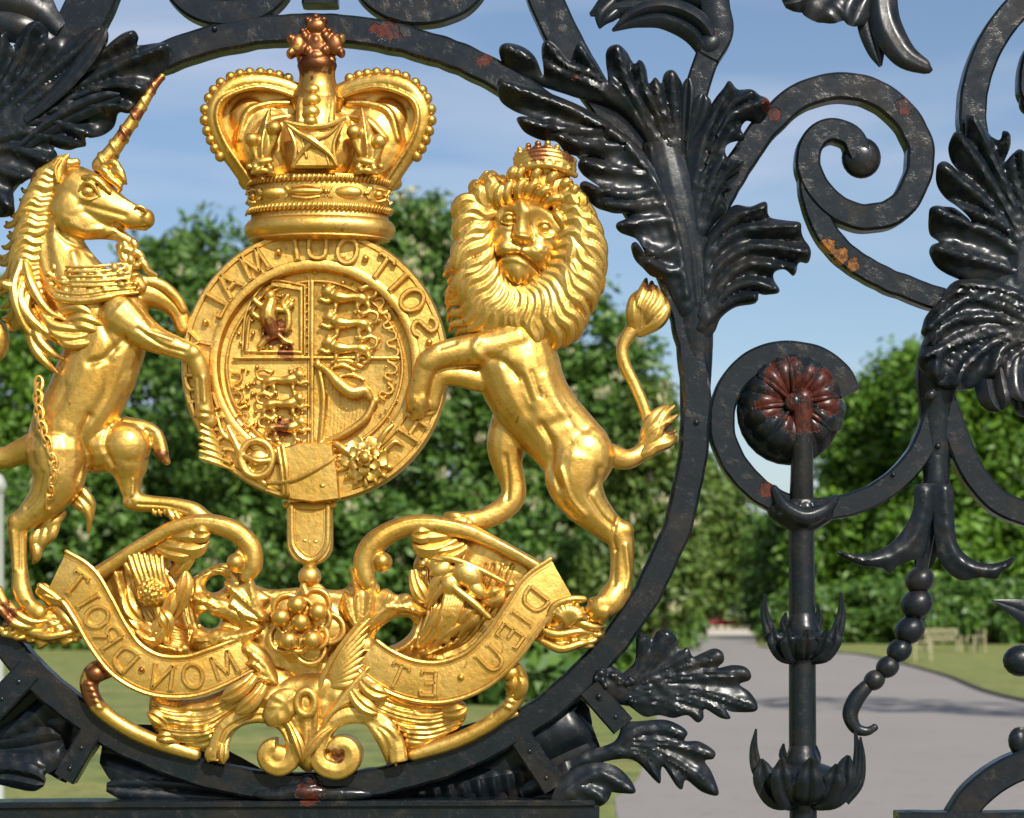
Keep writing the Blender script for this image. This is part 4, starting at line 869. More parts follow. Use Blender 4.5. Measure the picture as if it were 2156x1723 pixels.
# ================= garter medallion
med = empty('garter_medallion', parent=arms)
MC = (662, 768)
q = Q()
def disc_profile(prof, name, mat=GOLD, n=110):
    q = Q(); V = []; F = []; m = len(prof)
    for r, rr, d in prof:
        for k in range(n): a = 2*math.pi*k/n; V.append((MC[0]+r*math.cos(a), MC[1]+rr*math.sin(a), d))
    for i in range(m-1):
        for j in range(n): k = (j+1) % n; F.append((i*n+j, i*n+k, (i+1)*n+k, (i+1)*n+j))
    F.append(tuple(range(n))); F.append(tuple((m-1)*n+k for k in range(n))); q.add(V, F); return q.build(name, mat, med)
disc_profile([(276, 282, -10), (283, 290, 0), (283, 290, 26), (278, 285, 34), (270, 277, 34), (268, 274, 30), (224, 224, 32), (222, 221, 38), (214, 212, 41), (206, 203, 38), (204, 200, 26), (202, 198, 14), (196, 192, 12), (10, 10, 20)], 'garter_band')
q = Q(); fz = 14
q.bar(ellipse(MC[0]-2, MC[1]+2, 186, 182, 60)[::3], 7, fz-8, fz+8, 2, 8, closed=True, wob=.4); q.build('field_rim', GOLD, med)
# garter motto, read from the far side (mirrored here)
q = Q()
for ch, a in (('H', -122), ('O', -109), ('N', -97), ('I', -87), ('.', -79), ('S', -71), ('O', -57), ('I', -46), ('T', -35), ('.', -26), ('Q', -16.5), ('U', -1.5), ('I', 9), ('.', 18), ('M', 31), ('A', 47), ('L', 60), ('.', 69), ('Y', 79), ('.', 89), ('P', 98), ('E', 110), ('N', 123), ('S', 136)):
    t = math.radians(-a)     # mirrored
    up = (math.sin(t), -math.cos(t)); right = (-math.cos(t), -math.sin(t))
    glyph(q, ch, MC[0]+246*math.sin(t), MC[1]-250*math.cos(t), up, right, 51, 36, 5.2)
q.build('garter_lettering', GOLD, med)
# quartered shield on the field
q = Q()
q.tube([(655, 590, 24, 5), (655, 760, 27, 5), (655, 938, 24, 5)], seg=8); q.tube([(649, 590, 22, 3), (648, 938, 22, 3)], seg=6)
q.tube([(490, 752, 22, 3.6), (655, 752, 27, 4), (838, 752, 22, 3.6)], seg=8)
q.build('shield_divisions', GOLD, med)
def beast(q, x, y, s_, flip=1, z=24):
    f = lambda a, b_: (x+a*s_*flip, y+b_*s_)
    def tb(L, **k): q.tube([(*f(a, b_), z+dz, r*s_) for a, b_, dz, r in L], seg=8, step=4, **k)
    tb([(-.50, -.10, 4, .15), (-.30, -.02, 8, .19), (-.05, .0, 8, .15), (.2, -.02, 8, .13), (.42, .02, 7, .17), (.52, .08, 4, .14)])
    q.ell(*f(-.60, -.20), z+8, .19*s_, .19*s_, .16*s_)
    for a in (0, 1.1, 2.2, 3.3, 4.4, 5.4): q.ell(*f(-.54+.17*math.cos(a), -.18+.19*math.sin(a)), z+8, .07*s_, .07*s_, .09*s_)
    q.ell(*f(-.74, -.16), z+9, .09*s_, .08*s_, .10*s_); q.ell(*f(-.60, -.40), z+7, .12*s_, .05*s_, .06*s_)
    tb([(-.45, 0, 4, .10), (-.64, .12, 7, .075), (-.82, .04, 7, .07), (-.90, .08, 6, .06)]); tb([(-.36, .05, 4, .10), (-.38, .28, 7, .075), (-.40, .38, 6, .06), (-.52, .42, 6, .06)])
    tb([(.36, .08, 4, .12), (.26, .26, 7, .08), (.30, .38, 6, .06), (.18, .42, 6, .06)]); tb([(.52, .08, 4, .13), (.62, .26, 7, .08), (.58, .38, 6, .06), (.46, .42, 6, .06)])
    tb([(.55, .0, 4, .06), (.80, -.06, 7, .06), (.84, -.28, 7, .06), (.62, -.36, 7, .07), (.40, -.28, 7, .09), (.30, -.34, 6, .05)])
q = Q()
for x, y in ((732, 626), (735, 680), (733, 733)): beast(q, x, y, 70, 1)
for x, y in ((592, 800), (592, 850), (596, 900)): beast(q, x, y, 62, -1)
# rampant beast in its double frame
zz0 = 24
q.tube([(570, 636, zz0+6, 14), (564, 664, zz0+8, 18), (574, 698, zz0+4, 15)], seg=10); q.ell(568, 622, zz0+8, 13, 13, 11)
for L in ([(565, 650), (545, 640), (534, 630)], [(566, 662), (545, 668), (532, 660)], [(575, 705), (556, 716), (545, 728)], [(580, 700), (598, 716), (612, 722)], [(580, 695), (604, 690), (606, 660), (594, 640), (604, 622)], [(582, 650), (596, 652), (612, 640)]):
    q.tube([(a, b_, zz0+6, 7) for a, b_ in L], seg=8)
for k in range(40): q.ell(random.uniform(528, 618), random.uniform(614, 735), 24, random.uniform(3, 7), random.uniform(3, 6), 7, random.uniform(0, 180))
q.build('heraldic_beasts', GOLD, med, voxel=1.9, smooth=1)
q = Q()
q.sweep(cr_path([(570, 596, 22), (632, 606, 22)], 8)[:, :3], [(-3, -8), (3, -8), (3, 6), (-3, 6)]); q.tube([(632, 604, 24, 4), (632, 742, 24, 4)], seg=8)
q.tube([(640, 598, 22, 3), (640, 745, 22, 3)], seg=6)
q.tube([(640, 598, 22, 3), (575, 588, 22, 3), (540, 612, 22, 3), (515, 660, 22, 3), (508, 735, 22, 3)], seg=6)
q.tube([(632, 740, 24, 4), (516, 738, 24, 4)], seg=8); q.tube([(636, 747, 22, 3), (508, 747, 22, 3)], seg=6)
q.tube([(632, 606, 24, 4), (576, 598, 24, 4), (548, 622, 24, 4), (524, 668, 24, 4), (516, 738, 24, 4)], seg=8)
for k in range(9): q.ell(644, 604+k*17, 23, 2.6, 2.6, 4)
q.build('double_tressure', GOLD, med)
q = Q()     # harp
q.tube([(664, 762, 26, 6), (690, 782, 32, 9), (712, 806, 36, 13), (740, 826, 38, 15), (768, 822, 36, 12), (778, 836, 34, 9)], seg=12)
q.tube([(668, 765, 26, 6), (680, 830, 28, 6), (676, 900, 26, 6), (672, 936, 24, 6)], seg=10)
q.tube([(672, 936, 24, 6), (724, 912, 28, 8), (768, 880, 30, 8), (786, 846, 30, 7)], seg=10)
for L in ([(700, 772), (722, 768), (745, 778)], [(716, 790), (742, 788), (764, 798)], [(700, 760), (730, 758), (760, 770)]): q.tube([(a, b_, 26, 5) for a, b_ in L], seg=8)
for k in range(11):
    a = 690+k*8; q.tube([(a, 800+k*3.4, 24, 1.4), (a-4, 924-k*5, 24, 1.4)], seg=5)
q.ell(668, 766, 28, 9, 12, 10); q.ell(790, 842, 28, 9, 9, 9)
for k in range(16): q.ell(random.uniform(800, 836), 770+k*9, 20, 4, 2.6, 4, -20)
q.build('harp', GOLD, med, voxel=1.9, smooth=1)
q = Q()      # curls around the rim
for x, y, a in ((823, 710, 0), (826, 745, 10), (822, 780, 20), (812, 822, 35), (497, 800, -10), (500, 840, -25), (514, 880, -40), (800, 640, -30), (812, 672, -20)):
    c, s_ = math.cos(math.radians(a)), math.sin(math.radians(a)); f = lambda u, v: (x+u*c-v*s_, y+u*s_+v*c)
    q.tube([(*f(-7, -17), 20, 3), (*f(9, -12), 22, 3.4), (*f(8, 0), 22, 3.4), (*f(-8, 6), 22, 3.4), (*f(-6, 16), 22, 3.4), (*f(8, 17), 20, 3)], seg=6, step=4)
for x, y in ((796, 672), (796, 712), (690, 600), (760, 604), (680, 600), (720, 592), (500, 700), (504, 720), (660, 570)): q.ell(x, y, 20, 4.5, 4.5, 5)
for k in range(70): q.ell(random.uniform(500, 640), random.uniform(770, 930), 20, random.uniform(3, 6), random.uniform(2.5, 5), 6, random.uniform(0, 180))
q.build('field_ornament', GOLD, med)
# buckle, strap, rose badge, hanging strap end
q = Q()
q.prism([(594, 944), (640, 932), (700, 934), (712, 990), (716, 1052), (660, 1060), (610, 1052), (600, 1000)], 26, 52, 4)
q.tube([(596, 940, 46, 6), (604, 990, 52, 6), (606, 1040, 46, 6)], seg=8); q.tube([(586, 944, 44, 5), (594, 990, 48, 5), (598, 1040, 44, 5)], seg=8)
q.tube([(560, 1018, 42, 4), (620, 1012, 54, 5), (690, 976, 54, 4), (708, 960, 50, 3)], seg=8)
q.ell(680, 1024, 50, 7, 5, 5); q.build('strap', GOLD, med)
q = Q(); bx, by = 541, 966
q.tube([(bx+34*math.sin(a), by-38*math.cos(a), 46, 8) for a in np.linspace(0, 2*math.pi, 13)], seg=10)
q.tube([(bx-30, by-8, 46, 6), (bx, by+6, 56, 7), (bx+30, by+4, 48, 6)], seg=8); q.ell(bx+4, by+4, 44, 22, 24, 10)
q.tube([(480, 900, 40, 7), (500, 940, 44, 9), (520, 990, 44, 8), (560, 1020, 40, 6)], seg=8); q.tube([(455, 870, 40, 4), (470, 915, 42, 6), (500, 935, 40, 4)], seg=8)
q.build('buckle', GOLD, med, voxel=2.2, smooth=1)
def rosette(q, x, y, z, R, petals, rings=3, seedr=None):
    for g in range(rings):
        rr = R*(1-g*.3)
        for k in range(petals):
            a = 2*math.pi*(k+.5*g)/petals
            q.leaf([(x+math.cos(a)*rr*.25, y+math.sin(a)*rr*.25, z+g*8, rr*.16), (x+math.cos(a)*rr*.62, y+math.sin(a)*rr*.62, z+8+g*8, rr*.36), (x+math.cos(a)*rr*.92, y+math.sin(a)*rr*.92, z+6+g*8, rr*.32), (x+math.cos(a)*rr, y+math.sin(a)*rr, z+g*8, rr*.14)], 6, -.25, 0, 9, 5)
q = Q(); rosette(q, 768, 966, 44, 50, 6, 3); q.ell(770, 966, 74, 11, 11, 8)
for a in np.linspace(20, 200, 9):
    t = math.radians(a); q.tube([(768+math.cos(t)*30, 966+math.sin(t)*30, 40, 6), (768+math.cos(t)*56, 966+math.sin(t)*54, 40, 6), (768+math.cos(t)*62, 966+math.sin(t)*60, 38, 3)], seg=8)
q.tube([(706, 934, 40, 7), (730, 950, 46, 9), (745, 962, 46, 6)], seg=8); q.tube([(800, 930, 44, 6), (812, 910, 46, 6), (826, 896, 42, 5)], seg=8); q.tube([(812, 946, 44, 6), (832, 930, 44, 6), (848, 940, 40, 4)], seg=8)
q.build('rose_badge', GOLD, med, voxel=2.0, smooth=1)
def rrect(x0, y0, x1, y1, rb):
    P = [(x0, y0), (x1, y0)]
    for t in np.linspace(0, math.pi, 14): P.append(((x0+x1)/2+(x1-x0)/2*math.cos(t), y1-rb+rb*math.sin(t)))
    return P
q = Q(); q.prism(rrect(602, 1040, 698, 1190, 44), 0, 28, 4); q.build('strap_end', GOLD, med)
q = Q(); P = [(612, 1064), (613, 1130), (617, 1152), (632, 1172), (651, 1180), (670, 1172), (684, 1152), (688, 1130), (689, 1064)]
q.tube([(a, b_, 29, 6) for a, b_ in P], seg=8); q.tube([(a*.82+651*.18, b_*.86+1110*.14, 27, 3) for a, b_ in P], seg=6); q.tube([(600, 1062, 20, 8), (651, 1066, 30, 9), (700, 1062, 20, 8)], seg=8)
q.tube([(651, 1140, 27, 3), (652, 1170, 27, 2)], seg=6); q.ell(640, 1138, 27, 6, 4, 3); q.ell(663, 1140, 27, 6, 4, 3)
q.tube([(650, 1182, 14, 16), (650, 1200, 14, 13)], seg=12); q.ell(650, 1214, 22, 25, 24, 22); q.build('strap_trim', GOLD, med)
# ================= lion
def lock(q, pts, r=7, z0=30, z1=30, bow=16, tip=.35, wav=0, hook=0):
    pts = list(pts)
    if wav:
        o = [pts[0]]
        for i in range(len(pts)-1):
            (ax, ay), (bx_, by_) = pts[i], pts[i+1]; L = math.hypot(bx_-ax, by_-ay)+1e-6; nx, ny = -(by_-ay)/L, (bx_-ax)/L; s_ = wav*(1 if i % 2 else -1)
            o += [((ax+bx_)/2+nx*s_, (ay+by_)/2+ny*s_), (bx_, by_)]
        pts = o
    if hook:
        (ax, ay), (bx_, by_) = pts[-2], pts[-1]; dx, dy = bx_-ax, by_-ay; L = math.hypot(dx, dy)+1e-6; dx, dy = dx/L, dy/L
        pts.append((bx_+dx*8-dy*hook, by_+dy*8+dx*hook))
    n = len(pts); q.tube([(x, y, z0+(z1-z0)*i/(n-1)+bow*math.sin(math.pi*i/(n-1)), r*((.6+.7*math.sin(math.pi*min(1, i/(n-1)+.15))) if i < n-1 else tip)) for i, (x, y) in enumerate(pts)], seg=8, step=6)
q = Q()
# trunk
q.tube([(1080, 700, 26, 80), (1088, 765, 30, 90), (1110, 825, 30, 86), (1146, 876, 30, 79), (1186, 922, 30, 77), (1222, 962, 32, 76)], flat=.72, seg=22, step=12)
q.ell(1228, 962, 44, 66, 72, 50); q.ell(1070, 735, 44, 66, 48, 40, -10); q.ell(1150, 850, 40, 70, 56, 42, 50)
# near hind leg
q.tube([(1215, 970, 44, 68), (1211, 1015, 46, 62), (1234, 1062, 44, 47), (1274, 1104, 40, 34), (1304, 1130, 38, 30), (1310, 1165, 38, 26), (1308, 1210, 40, 25), (1302, 1248, 42, 27)], flat=.8, seg=18)
q.ell(1312, 1118, 40, 24, 22, 22); q.ell(1320, 1190, 38, 16, 24, 16)
q.tube([(1302, 1240, 42, 28), (1284, 1266, 50, 30), (1262, 1284, 56, 24)], flat=.8, seg=14)
for a, b_ in ((1246, 1268), (1240, 1284), (1250, 1300), (1268, 1304)): q.tube([(1280, 1270, 54, 11), ((a+1275)/2, (b_+1268)/2, 64, 14), (a, b_, 54, 11)], seg=10)
# far hind leg
q.tube([(1082, 880, 4, 48), (1066, 932, 6, 43), (1068, 975, 8, 34), (1079, 1012, 10, 28), (1080, 1046, 12, 27), (1052, 1076, 16, 25), (1010, 1094, 20, 23), (975, 1098, 22, 21)], flat=.8, seg=14)
for a, b_ in ((940, 1086), (944, 1100), (962, 1112), (992, 1116)): q.tube([(985, 1094, 24, 9), ((a+980)/2, (b_+1090)/2, 36, 12), (a, b_, 28, 9)], seg=8)
# fore legs on the garter
q.tube([(1090, 722, 50, 48), (1030, 736, 62, 37), (975, 742, 68, 31), (928, 752, 72, 27), (900, 768, 72, 25)], flat=.9, seg=16)
q.ell(1005, 738, 72, 40, 22, 20, -8); q.ell(905, 760, 76, 20, 18, 18)
q.tube([(902, 765, 72, 25), (890, 795, 68, 23), (881, 830, 62, 24), (875, 856, 58, 21)], flat=.8, seg=14)
for a, b_ in ((862, 862), (872, 880), (886, 878), (898, 862)): q.tube([(884, 820, 64, 9), ((a+884)/2, (b_+822)/2, 70, 11), (a, b_, 56, 8)], seg=8)
q.tube([(1075, 790, 30, 34), (1020, 800, 40, 28), (965, 792, 48, 24), (932, 794, 50, 22), (917, 818, 48, 19), (910, 852, 44, 17)], flat=.85, seg=14)
# tail
q.tube([(1285, 958, 30, 26), (1320, 966, 22, 22), (1350, 952, 16, 19), (1368, 918, 14, 15), (1362, 868, 14, 13.5), (1340, 812, 14, 13), (1316, 762, 14, 14), (1313, 726, 14, 14), (1332, 692, 14, 17), (1350, 668, 12, 20)], flat=.9, seg=14)
lionb = q.build('lion', GOLD, arms, voxel=2.6, smooth=8, carve=[
 ([(1080, 790), (1100, 830), (1110, 870)], 16, -6), ([(1140, 900), (1160, 940), (1158, 990), (1176, 1030)], 8, -8), ([(1160, 900), (1190, 890), (1230, 905)], 12, -4), ([(1180, 990), (1200, 1050), (1230, 1086)], 5, 4),
 ([(1240, 1050), (1268, 1090), (1292, 1110)], 5, -4), ([(1300, 1090), (1290, 1130), (1296, 1160)], 4, -4), ([(1316, 1150), (1322, 1210), (1316, 1240)], 5, 4), ([(1294, 1160), (1292, 1230)], 5, -3),
 ([(1030, 760), (1060, 770), (1090, 800)], 8, -6), ([(1010, 722), (1000, 740), (1012, 758)], 8, 4), ([(960, 730), (930, 740)], 5, -3), ([(1064, 960), (1070, 1010), (1068, 1050)], 5, -4), ([(1150, 800), (1170, 850), (1200, 900)], 12, 4),
 ([(1262, 990), (1256, 1020), (1240, 1040)], 7, -4), ([(1120, 790), (1136, 840)], 5, -2.5), ([(1100, 800), (1118, 850)], 5, -2.5)])
q = Q()
for P in ([(1340, 690), (1340, 650), (1352, 618), (1362, 584)], [(1350, 690), (1352, 645), (1366, 620), (1374, 596)], [(1355, 690), (1376, 660), (1392, 636), (1384, 600)], [(1350, 696), (1384, 676), (1402, 650), (1400, 622)], [(1338, 694), (1334, 660), (1336, 630), (1344, 610)], [(1356, 680), (1366, 650), (1378, 626), (1374, 590)]):
    lock(q, P, 13, 14, 12, 16)
q.ell(1368, 650, 10, 34, 44, 22, 12)
q.build('tail_tuft', GOLD, lionb, voxel=2.0, smooth=1)
q = Q()
for P in ([(1330, 962), (1366, 950), (1396, 922), (1424, 905)], [(1345, 955), (1380, 920), (1396, 880), (1422, 852)], [(1352, 940), (1376, 905), (1400, 892), (1428, 872)], [(1356, 925), (1370, 890), (1386, 868), (1408, 850)], [(1340, 962), (1380, 940), (1410, 930), (1426, 918)]):
    lock(q, P, 12, 14, 10, 12)
q.build('tail_tuft', GOLD, lionb, voxel=2.0, smooth=1)
# head: a broad leonine mask, modelled as a relief
q = Q()
face = [(1100, 416), (1066, 428), (1046, 448), (1033, 484), (1031, 524), (1038, 556), (1050, 586), (1070, 609), (1091, 618), (1115, 606), (1136, 586), (1158, 562), (1177, 532), (1188, 502), (1185, 476), (1166, 450), (1138, 426)]
cast_plate(q, face, [], d0=60, thick=72, rim=26, cell=2.7, lump=.4, curl=0)
lc = [([(1104, 446)], 24, 8), ([(1048, 464), (1062, 448), (1080, 453)], 8, 8), ([(1112, 464), (1130, 453), (1155, 463), (1176, 488)], 9, 8), ([(1071, 470)], 13, -11), ([(1145, 488)], 15, -12),
 ([(1100, 448), (1097, 478), (1098, 504)], 15, 13), ([(1086, 509), (1100, 513), (1114, 512)], 9, 11), ([(1084, 521), (1100, 527), (1118, 523)], 4, -7), ([(1081, 478), (1076, 504), (1079, 516)], 5, -6), ([(1117, 484), (1123, 504), (1121, 517)], 5, -5),
 ([(1064, 531)], 20, 15), ([(1130, 540)], 23, 16), ([(1098, 538)], 11, 8), ([(1097, 528), (1093, 544)], 3, -5), ([(1044, 552), (1056, 548), (1072, 545), (1090, 545), (1106, 553), (1124, 567), (1138, 578)], 3.6, -11),
 ([(1086, 576), (1089, 588)], 20, 8), ([(1064, 584), (1072, 600)], 4, -4), ([(1080, 590), (1084, 608)], 3.5, -4), ([(1098, 592), (1098, 610)], 3.5, -4), ([(1114, 588), (1110, 604)], 4, -4), ([(1062, 557), (1084, 556), (1108, 567)], 5, 4), ([(1156, 528)], 20, 6), ([(1130, 506), (1146, 512), (1164, 505)], 4, 3), ([(1060, 488), (1072, 492), (1084, 488)], 4, 3), ([(1108, 424), (1106, 446)], 5, -4),
 ([(1150, 516), (1166, 534), (1160, 560)], 6, -5), ([(1050, 506), (1040, 530), (1042, 548)], 6, -5), ([(1070, 600), (1090, 608), (1108, 600)], 5, -4)]
for x, y in ((1054, 530), (1064, 537), (1052, 540), (1074, 528), (1122, 534), (1134, 542), (1146, 546), (1142, 532)): lc.append(([(x, y)], 2.4, -2.5))
q.build('head', GOLD, lionb, carve=lc)
for x, y, d in ((1071, 470, 79), (1145, 488, 77)):
    q = Q(); q.ell(x, y, d, 14, 11, 12); q.build('eye', GOLD, lionb)
    q = Q(); q.tube([(x-18, y+5, d+1, 3), (x-8, y-8, d+9, 4), (x+7, y-9, d+9, 4), (x+18, y+5, d, 3)], seg=8); q.tube([(x-15, y+7, d+2, 2.5), (x, y+12, d+7, 3), (x+15, y+8, d+1, 2.5)], seg=8); q.ell(x-1, y+1, d+11, 4.5, 4.5, 2.5); q.build('eyelid', GOLD, lionb, voxel=1.6, smooth=1)
q = Q()
# mane masses
q.ell(1110, 560, 20, 140, 130, 36); q.ell(1090, 650, 20, 120, 70, 50, 0); q.ell(1150, 640, 20, 88, 96, 48, 20); q.ell(1116, 410, 36, 72, 54, 40); q.ell(1215, 560, 26, 50, 80, 40); q.ell(1000, 560, 22, 46, 110, 38)
manelocks = [
 # left side falling outwards
 [(1040, 455), (1004, 450), (976, 470), (962, 510)], [(1030, 475), (1000, 490), (975, 530), (952, 548)], [(1030, 500), (1004, 530), (972, 560), (950, 590)], [(1032, 520), (1010, 560), (980, 590), (948, 610)],
 [(1036, 545), (1014, 590), (980, 620), (950, 640)], [(1042, 565), (1022, 610), (990, 645), (952, 662)], [(1048, 580), (1034, 630), (1000, 665), (956, 684)], [(1058, 595), (1048, 640), (1020, 675), (970, 698)],
 [(1068, 605), (1062, 650), (1040, 685), (1000, 702)], [(1078, 612), (1078, 655), (1062, 690), (1030, 704)], [(1034, 440), (1010, 425), (1000, 405), (1014, 392)], [(1046, 430), (1030, 410), (1030, 385), (1048, 378)],
 [(1030, 460), (990, 465), (966, 495), (955, 530)], [(1022, 430), (990, 430), (964, 452), (958, 480)], [(1028, 490), (990, 510), (962, 560), (946, 570)], [(1030, 535), (1000, 580), (965, 605), (946, 625)],
 # centre beard
 [(1086, 612), (1096, 655), (1090, 700), (1078, 735)], [(1098, 616), (1112, 660), (1112, 700), (1094, 738)], [(1110, 612), (1130, 650), (1134, 700), (1116, 735)], [(1122, 606), (1148, 645), (1156, 690), (1146, 730)],
 [(1132, 598), (1162, 640), (1180, 680), (1176, 722)], [(1090, 612), (1088, 660), (1076, 690), (1058, 704)], [(1104, 614), (1122, 670), (1126, 720), (1104, 745)], [(1128, 600), (1156, 660), (1168, 700), (1166, 735)],
 # right side
 [(1142, 590), (1176, 625), (1200, 660), (1204, 706)], [(1152, 578), (1190, 606), (1218, 640), (1228, 686)], [(1160, 562), (1200, 584), (1230, 620), (1246, 650)], [(1166, 545), (1206, 560), (1240, 600), (1250, 640)],
 [(1172, 528), (1212, 530), (1246, 570), (1264, 612)], [(1178, 508), (1216, 500), (1252, 530), (1268, 580)], [(1180, 486), (1216, 470), (1250, 500), (1270, 550)], [(1178, 466), (1212, 448), (1242, 470), (1262, 520)],
 [(1172, 446), (1200, 420), (1228, 440), (1250, 490)], [(1196, 430), (1222, 430), (1232, 455), (1222, 470)], [(1184, 500), (1206, 530), (1210, 580), (1232, 620)], [(1176, 540), (1190, 590), (1214, 630), (1216, 670)],
 [(1150, 600), (1168, 650), (1196, 690), (1190, 724)], [(1160, 580), (1184, 640), (1210, 672), (1212, 712)], [(1190, 470), (1222, 490), (1240, 540), (1262, 596)], [(1180, 520), (1200, 570), (1236, 590), (1254, 624)],
 # forehead curls
 [(1078, 440), (1066, 420), (1076, 396), (1092, 402)], [(1094, 436), (1090, 410), (1104, 392), (1116, 404)], [(1108, 436), (1114, 408), (1132, 396), (1138, 414)], [(1124, 440), (1138, 416), (1156, 408), (1160, 428)],
 [(1140, 448), (1160, 430), (1178, 428), (1180, 446)], [(1060, 446), (1048, 426), (1056, 404), (1068, 400)], [(1100, 400), (1092, 380), (1100, 368), (1110, 376)], [(1130, 400), (1126, 380), (1136, 368), (1146, 378)],
 [(1158, 410), (1158, 388), (1170, 376), (1180, 388)], [(1180, 420), (1186, 398), (1198, 392), (1204, 404)], [(1154, 460), (1172, 462), (1182, 480), (1176, 500)], [(1078, 396), (1076, 378), (1084, 366), (1090, 374)], [(1196, 440), (1204, 415), (1212, 405), (1220, 420)]]
for i, P in enumerate(manelocks):
    curl = i >= 40
    lock(q, P, 13.5 if not curl else 8.5, 60 if curl else 62, 62 if curl else 32, 24 if not curl else 22, .45, 8 if not curl else 0, (10 if P[-1][0] > 1110 else -10) if not curl else 0)
for i in range(30):         # thinner strands between
    P = manelocks[i % 40]; j = random.uniform(-9, 9); k = random.uniform(-9, 9)
    lock(q, [(x+j+random.uniform(-3, 3), y+k+random.uniform(-3, 3)) for x, y in P], 5, 66, 34, 30, .4, 6)
for P in ([(1060, 700), (1074, 730), (1096, 748), (1130, 740)], [(1070, 690), (1086, 722), (1112, 738), (1146, 730)], [(1010, 700), (1050, 712), (1080, 740), (1100, 752)]): lock(q, P, 8, 60, 60, 14)
q.build('mane', GOLD, lionb, voxel=1.8, smooth=1)
q = Q()
for y, r, m_ in ((370, 7, 2), (358, 6, 0), (349, 6, 0), (340, 6, 1)):
    q.tube([(1086-m_, y, 64, r), (1110, y-8, 80, r+1), (1146, y-11, 88, r+1), (1182, y-6, 80, r+1), (1208+m_, y+4, 60, r)], seg=8)
for k in range(7): q.ell(1096+k*17, 358-6*math.sin(k/6*3.1)+k*.8, 76+16*math.sin(k/6*3.1), 5, 4, 5)
q.ell(1147, 362, 46, 58, 30, 34); q.ell(1150, 400, 40, 62, 46, 40)
for x, y, s_ in ((1094, 326, 1), (1112, 320, 1.1), (1132, 318, 1.2), (1152, 318, 1.2), (1172, 324, 1.1), (1190, 336, 1), (1202, 348, .8)):
    z = 84-abs(x-1146)*.4; q.ell(x, y+6, z, 7*s_, 11*s_, 7); q.ball(x, y-5, z+1, 6*s_); q.ball(x-7, y+4, z, 4.5*s_); q.ball(x+7, y+4, z, 4.5*s_)
q.build('coronet', GOLD, lionb, voxel=1.8, smooth=1)
q = Q()
for x, y in ((1026, 384), (1216, 440)): q.ell(x, y, 56, 18, 16, 14); q.tube([(x-14, y, 62, 5), (x, y-14, 66, 6), (x+14, y-2, 62, 5)], seg=8)
q.build('ear', GOLD, lionb, voxel=2, smooth=1)

# ================= unicorn
q = Q()
q.tube([(240, 660, 26, 74), (225, 720, 28, 82), (202, 780, 28, 84), (176, 840, 28, 82), (140, 895, 28, 76), (124, 945, 30, 72)], flat=.72, seg=22, step=12)
q.ell(256, 668, 52, 58, 54, 44); q.ell(124, 962, 40, 58, 84, 50, 6); q.ell(140, 900, 36, 66, 80, 48, 14); q.ell(236, 790, 36, 54, 64, 38, 20)
# standing hind leg
q.tube([(122, 950, 40, 66), (122, 1005, 40, 58), (98, 1050, 38, 42), (60, 1086, 36, 28), (38, 1108, 36, 23), (38, 1150, 36, 18), (41, 1200, 36, 17), (46, 1245, 38, 21), (62, 1275, 42, 18), (84, 1292, 44, 22)], flat=.85, seg=16)
q.ell(34, 1098, 38, 20, 20, 18)
# raised hind leg
q.tube([(190, 940, 10, 56), (245, 940, 16, 54), (264, 978, 18, 46), (268, 1008, 18, 29), (272, 1034, 20, 21), (284, 1055, 20, 21), (316, 1060, 22, 18), (365, 1064, 24, 17), (405, 1076, 26, 20), (430, 1096, 28, 21), (468, 1112, 28, 17)], flat=.85, seg=16)
q.ell(264, 938, 28, 54, 50, 40); q.ell(272, 1056, 22, 18, 18, 16)
# far fore leg folded
q.tube([(262, 900, 16, 26), (300, 900, 24, 17), (326, 912, 30, 14), (338, 936, 32, 13), (340, 958, 34, 15)], flat=.9, seg=14)
q.tube([(325, 925, 34, 8), (326, 950, 34, 5)], seg=8); q.tube([(340, 958, 34, 13), (350, 972, 34, 9)], seg=10)
# near fore leg
q.tube([(262, 672, 52, 54), (300, 700, 60, 38), (340, 722, 64, 28), (378, 736, 66, 23), (410, 752, 66, 21), (425, 782, 62, 20), (429, 820, 58, 18), (432, 850, 56, 19), (434, 872, 56, 21)], flat=.9, seg=16)
q.ell(412, 748, 70, 19, 19, 18); q.tube([(434, 866, 58, 18), (440, 892, 52, 20)], seg=12, flat=.7)
q.tube([(300, 612, 20, 36), (340, 626, 16, 26), (370, 652, 14, 22), (382, 690, 14, 18)], flat=.8, seg=12)
# neck and head
q.tube([(210, 665, 26, 84), (166, 620, 28, 82), (134, 565, 30, 70), (120, 510, 32, 56), (124, 455, 34, 44), (140, 405, 38, 42)], flat=.66, seg=20)
q.ell(156, 442, 54, 50, 54, 34, 10)
q.tube([(152, 396, 44, 50), (192, 418, 50, 52), (228, 440, 52, 44), (262, 454, 54, 33), (290, 462, 54, 25), (308, 466, 54, 21)], flat=.75, seg=18)
q.ell(312, 464, 54, 17, 21, 20); q.tube([(258, 432, 60, 7), (285, 444, 62, 6), (308, 454, 60, 5)], seg=8)
q.tube([(150, 456, 48, 46), (190, 474, 50, 36), (222, 486, 50, 22), (250, 496, 50, 14), (270, 508, 48, 12), (286, 518, 46, 10)], flat=.85, seg=14)
q.tube([(245, 472, 52, 10), (280, 478, 54, 9), (308, 482, 54, 8)], seg=10)
q.tube([(120, 470, 66, 5), (128, 500, 62, 6), (160, 520, 54, 5), (196, 540, 44, 4)], seg=8)
q.tube([(90, 470, 52, 7), (96, 540, 58, 9), (110, 600, 60, 9), (112, 625, 60, 6)], seg=8)
